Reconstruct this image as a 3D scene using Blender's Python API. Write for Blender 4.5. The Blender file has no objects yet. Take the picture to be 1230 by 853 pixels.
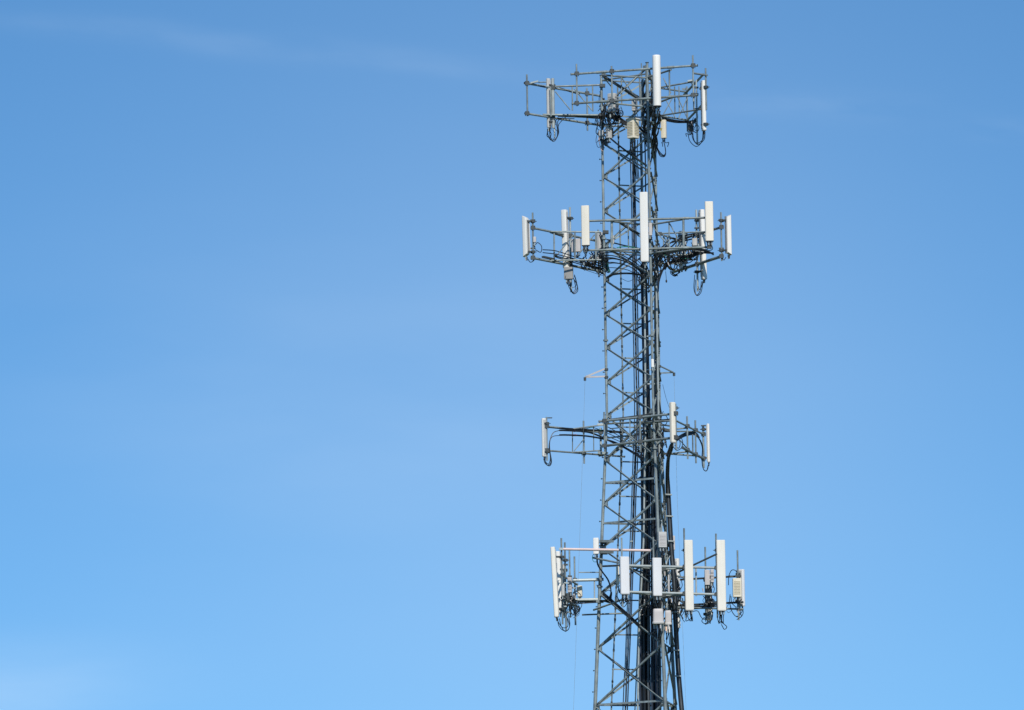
import bpy, math, random
from mathutils import Vector, Matrix
random.seed(7)
S = bpy.context.scene
C = S.collection
R = math.radians

# ------------------------------------------------------------------ camera
FPX, PITCH, ROLL, CAMZ, D = 7000.0, 7.0, -0.85, 1.7, 204.0     # focal length in photo pixels, degrees, metres
cam = bpy.data.cameras.new('camera'); cam_ob = bpy.data.objects.new('camera', cam); C.objects.link(cam_ob)
cam.sensor_width = 36.0; cam.sensor_fit = 'HORIZONTAL'; cam.lens = FPX * 36.0 / 1230.0
cam.clip_start = 1.0; cam.clip_end = 20000.0
cam_ob.matrix_world = Matrix.Translation((0, 0, CAMZ)) @ Matrix.Rotation(R(90 + PITCH), 4, 'X') @ Matrix.Rotation(R(ROLL), 4, 'Z')
S.camera = cam_ob
CAMR = cam_ob.matrix_world.to_3x3()

# ------------------------------------------------------------------ sky and sun
SUN_AZ, SUN_EL = 168.0, 42.0                      # clockwise from the view direction; behind the camera, a little right
world = bpy.data.worlds.new('World'); S.world = world; world.use_nodes = True
nt = world.node_tree; N = nt.nodes; LK = nt.links
bg = N['Background']; bg.inputs[1].default_value = 0.136
sky = N.new('ShaderNodeTexSky'); sky.sky_type = 'NISHITA'; sky.sun_disc = False
sky.sun_elevation = R(SUN_EL); sky.sun_rotation = R(SUN_AZ)
sky.ozone_density = 10.0; sky.dust_density = 0.0; sky.air_density = 0.8; sky.altitude = 0
def nd(op, a, b=None, c=None):
    n = N.new('ShaderNodeMath'); n.operation = op
    for i, q in enumerate((a, b, c)):
        if q is None: continue
        if isinstance(q, (int, float)): n.inputs[i].default_value = q
        else: LK.new(q, n.inputs[i])
    return n.outputs[0]
tc = N.new('ShaderNodeTexCoord'); DIR = tc.outputs['Generated']
up = N.new('ShaderNodeVectorMath'); up.operation = 'ADD'; up.inputs[1].default_value = (0, 0, 0.08); LK.new(DIR, up.inputs[0]); LK.new(up.outputs[0], sky.inputs[0])
tint = N.new('ShaderNodeMix'); tint.data_type = 'RGBA'; tint.blend_type = 'MULTIPLY'; tint.inputs[0].default_value = 1.0
tint.inputs[7].default_value = (0.74, 0.94, 0.88, 1); LK.new(sky.outputs[0], tint.inputs[6])
# thin cirrus: long faint streaks drifting down to the right, broken up by noise
sp = N.new('ShaderNodeSeparateXYZ'); LK.new(DIR, sp.inputs[0])
yy = nd('MAXIMUM', sp.outputs[1], 0.02); u = nd('DIVIDE', sp.outputs[0], yy); v = nd('DIVIDE', sp.outputs[2], yy)
def streak(slope, v0, width, u0, ulen, amp, sc, lo=0.35):
    d_ = nd('DIVIDE', nd('SUBTRACT', nd('ADD', v, nd('MULTIPLY', u, slope)), v0), width)
    g_ = nd('EXPONENT', nd('MULTIPLY', nd('MULTIPLY', d_, d_), -1.0))
    e_ = nd('DIVIDE', nd('SUBTRACT', u, u0), ulen); g2 = nd('EXPONENT', nd('MULTIPLY', nd('MULTIPLY', e_, e_), -1.0))
    cv = N.new('ShaderNodeCombineXYZ'); LK.new(u, cv.inputs[0]); LK.new(nd('MULTIPLY', nd('ADD', v, nd('MULTIPLY', u, slope)), 4.0), cv.inputs[1])
    n_ = N.new('ShaderNodeTexNoise'); n_.inputs['Scale'].default_value = sc; n_.inputs['Detail'].default_value = 5; LK.new(cv.outputs[0], n_.inputs[0])
    k_ = N.new('ShaderNodeMapRange'); k_.inputs[1].default_value = lo; k_.inputs[2].default_value = 0.75; LK.new(n_.outputs[0], k_.inputs[0])
    return nd('MULTIPLY', nd('MULTIPLY', nd('MULTIPLY', g_, g2), k_.outputs[0]), amp)
V0 = math.tan(R(PITCH))
c1 = streak(0.13, V0 + (426.5 - 45) / 7000 + 0.13 * (330 - 615) / 7000, 0.0024, -0.042, 0.055, 0.085, 45, 0.25)
c2 = streak(0.06, V0 + (426.5 - 125) / 7000 + 0.06 * (950 - 615) / 7000, 0.0028, 0.05, 0.022, 0.07, 60)
c3 = streak(-0.05, V0 + (426.5 - 830) / 7000 - 0.05 * (40 - 615) / 7000, 0.008, -0.105, 0.033, 0.55, 18, 0.1)
c4 = streak(0.03, V0 + (426.5 - 480) / 7000 + 0.03 * (330 - 615) / 7000, 0.030, -0.035, 0.06, 0.10, 9)
c5 = streak(0.10, V0 + (426.5 - 158) / 7000 + 0.10 * (1200 - 615) / 7000, 0.0022, 0.085, 0.008, 0.06, 60)
c6 = streak(0.0, V0 + (426.5 - 620) / 7000, 0.085, 0.010, 0.075, 0.19, 3, -0.6)   # broad pale veil: paints the corner falloff of the lens into the sky
mx = N.new('ShaderNodeMix'); mx.data_type = 'RGBA'; mx.inputs[7].default_value = (5.2, 6.4, 7.6, 1)
LK.new(nd('ADD', nd('ADD', nd('ADD', c1, c2), c3), nd('ADD', nd('ADD', c4, c5), c6)), mx.inputs[0]); LK.new(tint.outputs[2], mx.inputs[6]); LK.new(mx.outputs[2], bg.inputs[0])

sun = bpy.data.lights.new('sun', 'SUN'); sun.energy = 4.1; sun.angle = R(0.5); sun.color = (1.0, 0.925, 0.81)
sun_ob = bpy.data.objects.new('sun', sun); C.objects.link(sun_ob); sun_ob.location = (40, -40, 80)
sdir = Vector((math.sin(R(SUN_AZ)) * math.cos(R(SUN_EL)), math.cos(R(SUN_AZ)) * math.cos(R(SUN_EL)), math.sin(R(SUN_EL))))
sun_ob.rotation_euler = (-sdir).to_track_quat('-Z', 'Y').to_euler()
S.view_settings.view_transform = 'Standard'; S.view_settings.look = 'None'
S.view_settings.exposure = 0.0; S.view_settings.gamma = 1.0

# ------------------------------------------------------------------ measuring: photo point + metres behind the tower axis -> world
def at(px, py, d=0.0):
    v = CAMR @ Vector(((px - 615) / FPX, -(py - 426.5) / FPX, -1.0))
    k = (D + d) / v.y
    return Vector((v.x * k, D + d, CAMZ + v.z * k))
def pole(px, yt, yb, d):
    m = at(px, (yt + yb) / 2, d)
    zt, zb = at(px, yt, d).z, at(px, yb, d).z
    return Vector((m.x, m.y, zt)), Vector((m.x, m.y, zb))

# ------------------------------------------------------------------ materials
def mat(name, col, rough=0.5, metal=0.0, var=0.08, scale=6.0, bump=0.0, streak=0.0, dirt=(0.25, 0.24, 0.2), spec=0.5):
    m = bpy.data.materials.new(name); m.use_nodes = True
    n, l = m.node_tree.nodes, m.node_tree.links
    p = n['Principled BSDF']; p.inputs['Roughness'].default_value = rough; p.inputs['Metallic'].default_value = metal
    p.inputs['Specular IOR Level'].default_value = spec
    geo = n.new('ShaderNodeNewGeometry'); oi = n.new('ShaderNodeObjectInfo')
    nz = n.new('ShaderNodeTexNoise'); nz.inputs['Scale'].default_value = scale; nz.inputs['Detail'].default_value = 5
    l.new(geo.outputs['Position'], nz.inputs['Vector'])
    mr = n.new('ShaderNodeMapRange'); mr.inputs[1].default_value = 0.3; mr.inputs[2].default_value = 0.7
    mr.inputs[3].default_value = 1 - var; mr.inputs[4].default_value = 1 + var
    l.new(nz.outputs[0], mr.inputs[0])
    rr = n.new('ShaderNodeMapRange'); rr.inputs[3].default_value = 1 - var * 0.7; rr.inputs[4].default_value = 1 + var * 0.7
    l.new(oi.outputs['Random'], rr.inputs[0])
    mu = n.new('ShaderNodeMath'); mu.operation = 'MULTIPLY'; l.new(mr.outputs[0], mu.inputs[0]); l.new(rr.outputs[0], mu.inputs[1])
    vm = n.new('ShaderNodeVectorMath'); vm.operation = 'SCALE'; vm.inputs[0].default_value = col
    l.new(mu.outputs[0], vm.inputs['Scale'])
    out = vm.outputs[0]
    if streak:
        mg = n.new('ShaderNodeMapping'); mg.inputs['Scale'].default_value = (14, 14, 0.8); l.new(geo.outputs['Position'], mg.inputs[0])
        n2 = n.new('ShaderNodeTexNoise'); n2.inputs['Scale'].default_value = 1.0; n2.inputs['Detail'].default_value = 4; l.new(mg.outputs[0], n2.inputs[0])
        r2 = n.new('ShaderNodeMapRange'); r2.inputs[1].default_value = 0.52; r2.inputs[2].default_value = 0.78; r2.inputs[4].default_value = streak
        l.new(n2.outputs[0], r2.inputs[0])
        mm = n.new('ShaderNodeMix'); mm.data_type = 'RGBA'; mm.inputs[7].default_value = (*dirt, 1)
        l.new(r2.outputs[0], mm.inputs[0]); l.new(out, mm.inputs[6]); out = mm.outputs[2]
    l.new(out, p.inputs['Base Color'])
    if bump:
        b = n.new('ShaderNodeBump'); b.inputs['Strength'].default_value = bump; b.inputs['Distance'].default_value = 0.01
        l.new(nz.outputs[0], b.inputs['Height']); l.new(b.outputs[0], p.inputs['Normal'])
    return m
M = {
    'steel': mat('galvanised_steel', (0.24, 0.29, 0.30), 0.5, 0.2, 0.30, 4.5, 0.15, 0.55, (0.085, 0.10, 0.105)),
    'steel_light': mat('new_galvanised_steel', (0.42, 0.48, 0.49), 0.5, 0.2, 0.12, 5.0, 0.05, 0.2, (0.22, 0.25, 0.26)),
    'steel_dark': mat('weathered_steel', (0.065, 0.08, 0.088), 0.6, 0.2, 0.2, 5.0, 0.1),
    'white': mat('white_radome', (0.82, 0.82, 0.79), 0.38, 0, 0.03, 1.4, 0, 0.16, (0.5, 0.49, 0.44)),
    'ivory': mat('ivory_radome', (0.80, 0.785, 0.72), 0.42, 0, 0.03, 1.4, 0, 0.16, (0.55, 0.5, 0.4)),
    'cream': mat('cream_radome', (0.80, 0.765, 0.67), 0.42, 0, 0.03, 1.4, 0, 0.16, (0.55, 0.5, 0.4)),
    'cool': mat('cool_white_radome', (0.74, 0.76, 0.79), 0.35, 0, 0.03, 1.4, 0, 0.14, (0.5, 0.5, 0.5)),
    'grey': mat('light_grey_casing', (0.52, 0.53, 0.53), 0.5, 0, 0.05, 5.0, 0, 0.12, (0.3, 0.3, 0.3)),
    'lilac': mat('pinkish_grey_casing', (0.53, 0.515, 0.52), 0.5, 0, 0.05, 5.0, 0, 0.1, (0.35, 0.33, 0.33)),
    'beige': mat('beige_casing', (0.76, 0.715, 0.585), 0.5, 0, 0.04, 5.0, 0, 0.15, (0.45, 0.4, 0.28)),
    'slot': mat('dark_beige_louvre', (0.52, 0.47, 0.34), 0.6, 0, 0.05, 5.0),  # louvres in a darker beige than the casing
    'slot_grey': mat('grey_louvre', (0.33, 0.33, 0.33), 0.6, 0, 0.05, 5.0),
    'pink': mat('pinkish_white_tube', (0.70, 0.56, 0.53), 0.5, 0, 0.08, 3.0),
    'black': mat('black_cable_jacket', (0.012, 0.016, 0.022), 0.38, 0, 0.3, 4.0, spec=0.5),
    'blue': mat('faded_cable_jacket', (0.026, 0.036, 0.058), 0.45, 0, 0.3, 4.0, spec=0.4),
    'dusty': mat('dusty_cable_jacket', (0.075, 0.088, 0.10), 0.4, 0, 0.3, 4.0),
    'green': mat('green_tape', (0.03, 0.20, 0.15), 0.5, 0, 0.2, 8.0),
    'yellow': mat('yellowed_connector', (0.50, 0.45, 0.17), 0.5, 0, 0.15, 8.0),
    'red': mat('red_tape', (0.55, 0.05, 0.05), 0.5, 0, 0.1, 8.0),
    'orange': mat('orange_boot', (0.85, 0.55, 0.40), 0.5, 0, 0.1, 8.0),
    'rubber': mat('dark_rubber', (0.03, 0.03, 0.033), 0.6, 0, 0.2, 8.0),
    'grass': mat('grass_ground', (0.07, 0.09, 0.035), 0.95, 0, 0.3, 0.3, 0.3),
}

# ------------------------------------------------------------------ mesh builder
class MB:
    def __init__(s): s.v, s.f = [], []
    def ring(s, pts):
        i = len(s.v); s.v += [tuple(p) for p in pts]; return list(range(i, i + len(pts)))
    def loft(s, rings, cap=True):
        ids = [s.ring(r) for r in rings]; n = len(ids[0])
        for a, b in zip(ids, ids[1:]):
            for k in range(n): s.f.append((a[k], a[(k + 1) % n], b[(k + 1) % n], b[k]))
        if cap:
            s.f.append(tuple(reversed(ids[0]))); s.f.append(tuple(ids[-1]))
        return s
    def tube(s, pts, r, n=8):
        pts = [Vector(p) for p in pts]; rs = r if isinstance(r, (list, tuple)) else [r] * len(pts)
        t = (pts[1] - pts[0]).normalized(); u = t.orthogonal().normalized(); rings = []
        for i, p in enumerate(pts):
            if i == 0: t2 = (pts[1] - p)
            elif i == len(pts) - 1: t2 = (p - pts[i - 1])
            else: t2 = (pts[i + 1] - pts[i - 1])
            t2 = t2.normalized(); u = (u - t2 * u.dot(t2)).normalized(); w = t2.cross(u)
            rings.append([p + (u * math.cos(2 * math.pi * k / n) + w * math.sin(2 * math.pi * k / n)) * rs[i] for k in range(n)])
        return s.loft(rings)
    def curve(s, pts, r, n=6, sub=6):
        return s.tube(smooth(pts, sub), r, n)
    def prism(s, o, U, V, W, prof, L, ch=0.0):
        # profile prof (u,v) extruded from o along W by L, its ends chamfered by ch
        cu = sum(p[0] for p in prof) / len(prof); cv = sum(p[1] for p in prof) / len(prof)
        mu = max(abs(p[0] - cu) for p in prof); mv = max(abs(p[1] - cv) for p in prof)
        def rg(w, c):
            return [o + U * (cu + (p[0] - cu) * (1 - c / mu)) + V * (cv + (p[1] - cv) * (1 - c / mv)) + W * w for p in prof]
        rings = [rg(0, ch), rg(ch, 0), rg(L - ch, 0), rg(L, ch)] if ch else [rg(0, 0), rg(L, 0)]
        return s.loft(rings)
    def box(s, o, U, V, W, hu, hv, hw, ch=0.0):
        return s.prism(o - W * hw, U, V, W, rrect(hu, hv, ch) if ch else [(-hu, -hv), (hu, -hv), (hu, hv), (-hu, hv)], 2 * hw, ch * 0.7)
    def angle(s, a, b, w, t, fdir, edir):
        # L section from a to b: one flange along edir (in the face), one along fdir
        W = (b - a); L = W.length; W.normalize()
        E = (edir - W * edir.dot(W)).normalized(); F = (fdir - W * fdir.dot(W) - E * fdir.dot(E)).normalized()
        prof = [(0, 0), (w, 0), (w, t), (t, t), (t, w), (0, w)]
        rings = [[o + E * (p[0] - w / 2) + F * p[1] for p in prof] for o in (a, b)]
        return s.loft(rings)
    def obj(s, name, m, parent=None, label=None):
        me = bpy.data.meshes.new(name)
        off = parent['org'] if parent is not None else None
        o0 = Vector(off) if off is not None else Vector((0, 0, 0))
        me.from_pydata([tuple(Vector(v) - o0) for v in s.v], [], s.f); me.update()
        me.materials.append(M[m])
        me.polygons.foreach_set('use_smooth', [True] * len(me.polygons)); me.set_sharp_from_angle(angle=R(38))
        o = bpy.data.objects.new(name, me); C.objects.link(o)
        if parent is not None:
            o.parent = parent; o['org'] = tuple(o0)
        if label: o['label'] = label
        return o
def smooth(pts, sub=6):
    P = [Vector(p) for p in pts]; P = [2 * P[0] - P[1]] + P + [2 * P[-1] - P[-2]]; out = []
    for i in range(1, len(P) - 2):
        a, b, c, d = P[i - 1:i + 3]
        for k in range(sub):
            t = k / sub
            out.append(0.5 * ((2 * b) + (c - a) * t + (2 * a - 5 * b + 4 * c - d) * t * t + (3 * b - a - 3 * c + d) * t ** 3))
    out.append(P[-2]); return out
def rrect(hu, hv, r, n=3, back=True):
    p = []
    for cx, cy, a0 in ((hu - r, hv - r, 0), (-hu + r, hv - r, 90), (-hu + r, -hv + r, 180), (hu - r, -hv + r, 270)):
        for k in range(n + 1):
            a = R(a0 + 90 * k / n); p.append((cx + r * math.cos(a), cy + r * math.sin(a)))
    return p
X, Y, Z = Vector((1, 0, 0)), Vector((0, 1, 0)), Vector((0, 0, 1))
def thing(name, label, cat, loc, group=None):
    o = bpy.data.objects.new(name, None); C.objects.link(o); o.empty_display_size = 0.2
    o.location = loc; o['org'] = tuple(loc); o['label'] = label; o['category'] = cat
    if group: o['group'] = group
    return o
def strip():
    for o in bpy.data.objects:
        if 'org' in o: del o['org']

# ------------------------------------------------------------------ ground, far below the frame
g = MB(); n = 24; e = 4000.0
for j in range(n + 1):
    for i in range(n + 1):
        g.v.append((-e + 2 * e * i / n, -e + 2 * e * j / n, 0))
for j in range(n):
    for i in range(n):
        a = j * (n + 1) + i; g.f.append((a, a + 1, a + n + 2, a + n + 1))
go = g.obj('ground', 'grass'); go['kind'] = 'structure'; go['label'] = 'open grassy ground around the tower'

# ------------------------------------------------------------------ the lattice tower
AX = at(767.6, 430, 0).x                      # tower axis
def zpx(py, d=0.0): return at(768, py, d).z
ZK = zpx(497)                                  # above this the faces are parallel, below they spread
def rad(z): return 1.176 if z >= ZK else 1.176 + (ZK - z) * 0.0575
AZ = {'L': 172.0, 'F': -68.0, 'R': 52.0}
def leg(k, z):
    a = R(AZ[k]); r = rad(z); return Vector((AX + r * math.cos(a), D + r * math.sin(a), z))
LEG_TOP = {'L': zpx(89), 'F': zpx(82), 'R': zpx(97)}
node_px = [89, 130, 171, 212, 253.4, 295, 336, 377, 417.3, 459, 499, 552.5, 605, 658, 713, 778.5, 848]
nodes = [leg('L', 0).z + zpx(p, 0.16) for p in node_px]
nodes = [zpx(p - 0.5, 0.16) for p in node_px]
while nodes[-1] > 2.4: nodes.append(nodes[-1] - 2.15)
nodes[-1] = 0.25
tower = thing('lattice_tower', 'tall grey galvanised three-legged steel lattice tower carrying all the antennas', 'tower', (AX, D, 0))
for k, r in (('L', 0.047), ('F', 0.047), ('R', 0.044)):
    zs = [LEG_TOP[k], ZK, 0.0]
    m = MB(); zt = [z for z in (LEG_TOP[k], ZK, zpx(700), 0.0)]
    m.tube([leg(k, z) for z in zt], [r, r, r * 1.35, r * 1.7], 12); lo = m.obj('leg', 'steel', tower)
    for z in nodes[2::3]:                        # flanged joints, one every few panels
        c = leg(k, z + 0.25); rr = r * (1.15 if z > ZK else 1.45); fl = MB()
        fl.tube([c - Z * 0.028, c + Z * 0.028], rr + 0.035, 10); fl.obj('flange', 'steel', lo)
    cap = MB(); cap.tube([leg(k, LEG_TOP[k]), leg(k, LEG_TOP[k]) + Z * 0.02], r + 0.02, 10); cap.obj('end_cap', 'steel_dark', lo)
faces = [('L', 'F'), ('L', 'R'), ('F', 'R')]
for i in range(len(nodes) - 1):
    zt, zb = nodes[i], nodes[i + 1]
    for a, b in faces:
        A0, A1, B0, B1 = leg(a, zb), leg(a, zt), leg(b, zb), leg(b, zt)
        fn = (B0 - A0).cross(Z).normalized(); mid = (A0 + B0) / 2 - Vector((AX, D, zb)); mid.z = 0
        if fn.dot(mid) < 0: fn = -fn
        w = 0.054 if zt > ZK else 0.062
        def ins(p, q, s): d = (q - p).normalized(); return p + d * s, q - d * s
        p, q = ins(A1, B0, 0.10); m = MB(); m.angle(p + fn * 0.035, q + fn * 0.035, w, 0.006, fn, -Z); m.obj('brace', 'steel', tower)
        p, q = ins(A0, B1, 0.10); m = MB(); m.angle(p + fn * 0.012, q + fn * 0.012, w, 0.011, -fn, Z); m.obj('brace', 'steel', tower)
    for k, (o1, o2) in (('L', ('F', 'R')), ('F', ('L', 'R')), ('R', ('L', 'F'))):
        if zt < 9: continue
        m = MB()
        for o2_ in (o1, o2):
            c = leg(k, zt); U = (leg(o2_, zt) - c).normalized(); V = U.cross(Z).normalized()
            m.box(c + U * 0.10, U, V, Z, 0.075, 0.008, 0.085)
        m.obj('gusset_plate', 'steel', tower)
for py in (580.5, 629, 847):
    z = zpx(py, 0.16)
    for a, b in faces:
        m = MB(); A, B = leg(a, z), leg(b, z); d = (B - A).normalized()
        m.angle(A + d * 0.06, B - d * 0.06, 0.07, 0.011, Z, (B - A).cross(Z)); m.obj('strut', 'steel', tower)
for py in (96, 150):
    z = zpx(py, 0.16)
    for a, b in faces:
        m = MB(); A, B = leg(a, z), leg(b, z); d = (B - A).normalized()
        m.tube([A + d * 0.05, B - d * 0.05], 0.03, 8); m.obj('strut', 'steel', tower)
for k in ('L',):                            # climbing steps on two of the legs
    for j in range(26):
        py = 190 + j * 25.6
        z = zpx(py); c = leg(k, z); out = (Vector((AX, D, z)) - c).normalized() * -1
        out = Matrix.Rotation(R(28 if k == 'L' else -100), 3, 'Z') @ out
        if k == 'F' and j % 2: continue
        m = MB(); m.tube([c + out * 0.04, c + out * 0.115], 0.013, 6); m.tube([c + out * 0.10, c + out * 0.12], 0.026, 6)
        m.obj('step_bolt', 'steel_dark', tower)
m = MB()                                        # bolts along the bracing
for i in range(len(nodes) - 1):
    if nodes[i] < 9: continue
    for a, b in faces:
        for (p, q) in ((leg(a, nodes[i]), leg(b, nodes[i + 1])), (leg(a, nodes[i + 1]), leg(b, nodes[i]))):
            d = (q - p).normalized(); fn = d.cross(Z).normalized()
            for t in (0.14, 0.21): 
                for s_, o_ in ((p, d), (q, -d)): m.tube([s_ + o_ * t - fn * 0.04, s_ + o_ * t + fn * 0.06], 0.016, 6)
o = m.obj('bolt', 'steel_dark', tower); o['kind'] = 'stuff'

# ------------------------------------------------------------------ ladders inside the tower
def back(z, s, inset=0.0):                     # point s metres from the left leg along the back face
    a, b = leg('L', z), leg('R', z); d = (b - a).normalized(); nrm = Vector((-d.y, d.x, 0))
    if nrm.dot(Vector((AX, D, z)) - a) < 0: nrm = -nrm
    return a + d * s + nrm * inset
LT = zpx(100)
lad = thing('cable_ladder', 'slim cable ladder with spaced rungs inside the left half of the tower', 'cable ladder', (AX - 1, D + 0.5, 0))
for s_ in (0.60, 1.50):
    m = MB(); pts = [back(z, s_, 0.06) for z in (LT, ZK, 0.4)]
    m.tube(pts, 0.027 if s_ < 1 else 0.022, 8); rl = m.obj('rail', 'steel', lad)
    if s_ < 1:
        for j in range(60):
            z = zpx(112 + j * 12.6)
            if random.random() < 0.75:
                c = back(z, s_, 0.06); cl = MB(); cl.tube([c - Z * (0.02 + 0.05 * random.random()), c + Z * 0.04], 0.037, 8); cl.obj('clamp', 'steel_dark', rl)
j = 0
while True:
    z = zpx(139.5 + 41.5 * j, 0.4); j += 1
    if z < 1: break
    m = MB(); a, b = back(z, 0.60, 0.06), back(z, 1.50, 0.06); m.box((a + b) / 2, (b - a).normalized(), (b - a).normalized().cross(Z), Z, (b - a).length / 2 + 0.03, 0.03, 0.022)
    m.obj('rung', 'steel', lad)

# wide waveguide ladder carrying the main cable run
def inner(py, px, d): return at(px, py, d)
wl = thing('waveguide_ladder', 'wide light grey cable ladder behind the thick black cable run', 'cable ladder', at(772, 853, 0.35) * 1.0)
wpath = [(322, 774, 788), (500, 775.5, 791), (650, 773, 795), (760, 767.5, 796.5), (853, 766, 798)]
rails = []
for q in (1, 2):
    pts = [at(w_[q], w_[0], -0.42 if q == 1 else -0.30) for w_ in wpath]
    bot = pts[-1] + (pts[-1] - pts[-2]); bot.z = 0.5; pts.append(bot)
    m = MB(); m.tube(pts, 0.034, 8); m.obj('rail', 'steel_light', wl); rails.append(pts)
def on(pts, z):
    for a, b in zip(pts, pts[1:]):
        if a.z >= z >= b.z: return a.lerp(b, (a.z - z) / (a.z - b.z))
    return pts[-1]
z = zpx(326)
while z > zpx(860):
    a, b = on(rails[0], z), on(rails[1], z); m = MB(); dz = Vector((0, random.uniform(.25, .5), 0)); a2, b2 = a.lerp(b, random.uniform(0, .3)), a.lerp(b, random.uniform(.75, 1)); m.box((a2 + b2) / 2 + dz, X, Y, Z, (b2 - a2).length / 2, .03, .018); m.obj('rung', 'steel_light', wl); z -= random.choice((.22, .5, .9, 1.2, 1.6))

# ------------------------------------------------------------------ long cable runs down the tower
def run(label, paths, r, m_, clamp_every=None, cat='cables'):
    b = thing('cable_bundle', label, cat, Vector((AX, D, 0)), 'cable runs down the tower')
    for p in paths:
        q = smooth(p, 5); mm = MB(); rr = r * random.uniform(0.85, 1.12); mm.tube(q, rr, 8); mm.obj('cable', random.choice((m_, m_, 'blue', 'dusty')), b)
    return b
def to_ground(p, k=1.0):
    a, b = p[-2], p[-1]; d = (b - a); d = d / -d.z; return p + [b + d * (b.z - 0.3)]
P = []
for i in range(4):
    s_ = 1.02 + i * 0.05
    P.append([back(z, s_ + random.uniform(-.012, .012), 0.13 + 0.03 * (i % 2)) for z in [zpx(y) for y in range(150, 860, 44)] + [0.4]])
run('slim bundle of faded dark cables clipped to the cable ladder in the tower', P, 0.021, 'blue')
mb_path = [(150, 765), (330, 776), (430, 778), (500, 779.5), (560, 780.5), (650, 781), (760, 780.5), (853, 781)]
def mid(py):
    for (a, x), (b, x2) in zip(mb_path, mb_path[1:]):
        if a <= py <= b: return x + (x2 - x) * (py - a) / (b - a)
    return mb_path[-1][1]
def trunk(n, y0, x0, w0, w1, d, lab, r=0.036):
    P = []
    for i in range(n):
        f = (i + 0.5) / n - 0.5; ys = list(range(y0, 830, 62)) + [853]; pts = []
        for y in ys:
            t = (y - 330) / 520.0; w = w0 + (w1 - w0) * max(t, 0)
            pts.append(at(mid(y) + x0 + f * w + random.uniform(-.5, .5), y, d + random.uniform(-.03, .03)))
        P.append(to_ground(pts))
    return run(lab, P, r, 'black')
trunk(4, 318, -2.4, 7.5, 15, 0.10, 'black cables running down from the second antenna tier behind the front tower leg')
trunk(7, 520, -1.0, 16, 24, 0.02, 'black cables joining the central run at the third antenna tier')
trunk(6, 560, 1.0, 19, 27, -0.12, 'thick front layer of black cables in the lower half of the tower')
trunk(6, 700, 0.0, 23, 28, -0.22, 'black cables dropping from the lowest antenna tier down the central run')
run('pair of thin black cables dropping from the top antenna tier past the cable ladder', [to_ground([at(x0 + (x1 - x0) * k / 4 + random.uniform(-.3, .3), 160 + k * 42, 0.2) for k in range(5)] + [at(mid(y) - 3, y, .3) for y in range(380, 860, 67)]) for x0, x1 in ((769.3, 772), (774.6, 776.5))], 0.024, 'black')
P = []
for i in range(3):
    P.append(to_ground([at(786.5 + i * 1.6, y, 0.1 + i * 0.1) for y in (322, 350, 400, 450, 500)] + [at(787 + i * 2.0, y, 0.1 + i * 0.1) for y in (580, 660, 760, 853)]))
run('black cables between the front leg and the right leg of the tower', P, 0.026, 'black')
P = []
for i in range(6):
    o = (i % 3) * 1.9; dd = 0.9 + 0.08 * (i // 3)
    pts = [at(806, 534, -1.6), at(802.5 + o * .4, 546, -.6), at(800.5 + o * .6, 565, .3)] + [at(x + o, y, dd) for x, y in ((800.5, 590), (802.5, 625), (805, 665), (808.3, 705), (809.3, 740), (811.3, 780), (814, 820), (817, 853))]
    P.append(to_ground(pts))
rb = run('thick black cables sagging down the outside of the right tower leg', P, 0.033, 'black')
for y in (594, 620, 650, 735, 781, 812):
    x = 803 + (y - 590) * 0.055 if y < 700 else 811 + (y - 740) * .045
    m = MB(); m.tube([at(x - 4.5, y, 0.85), at(x + 3.8, y + .4, 0.82)], 0.028, 6); m.obj('clamp', 'steel_light', rb)

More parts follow.
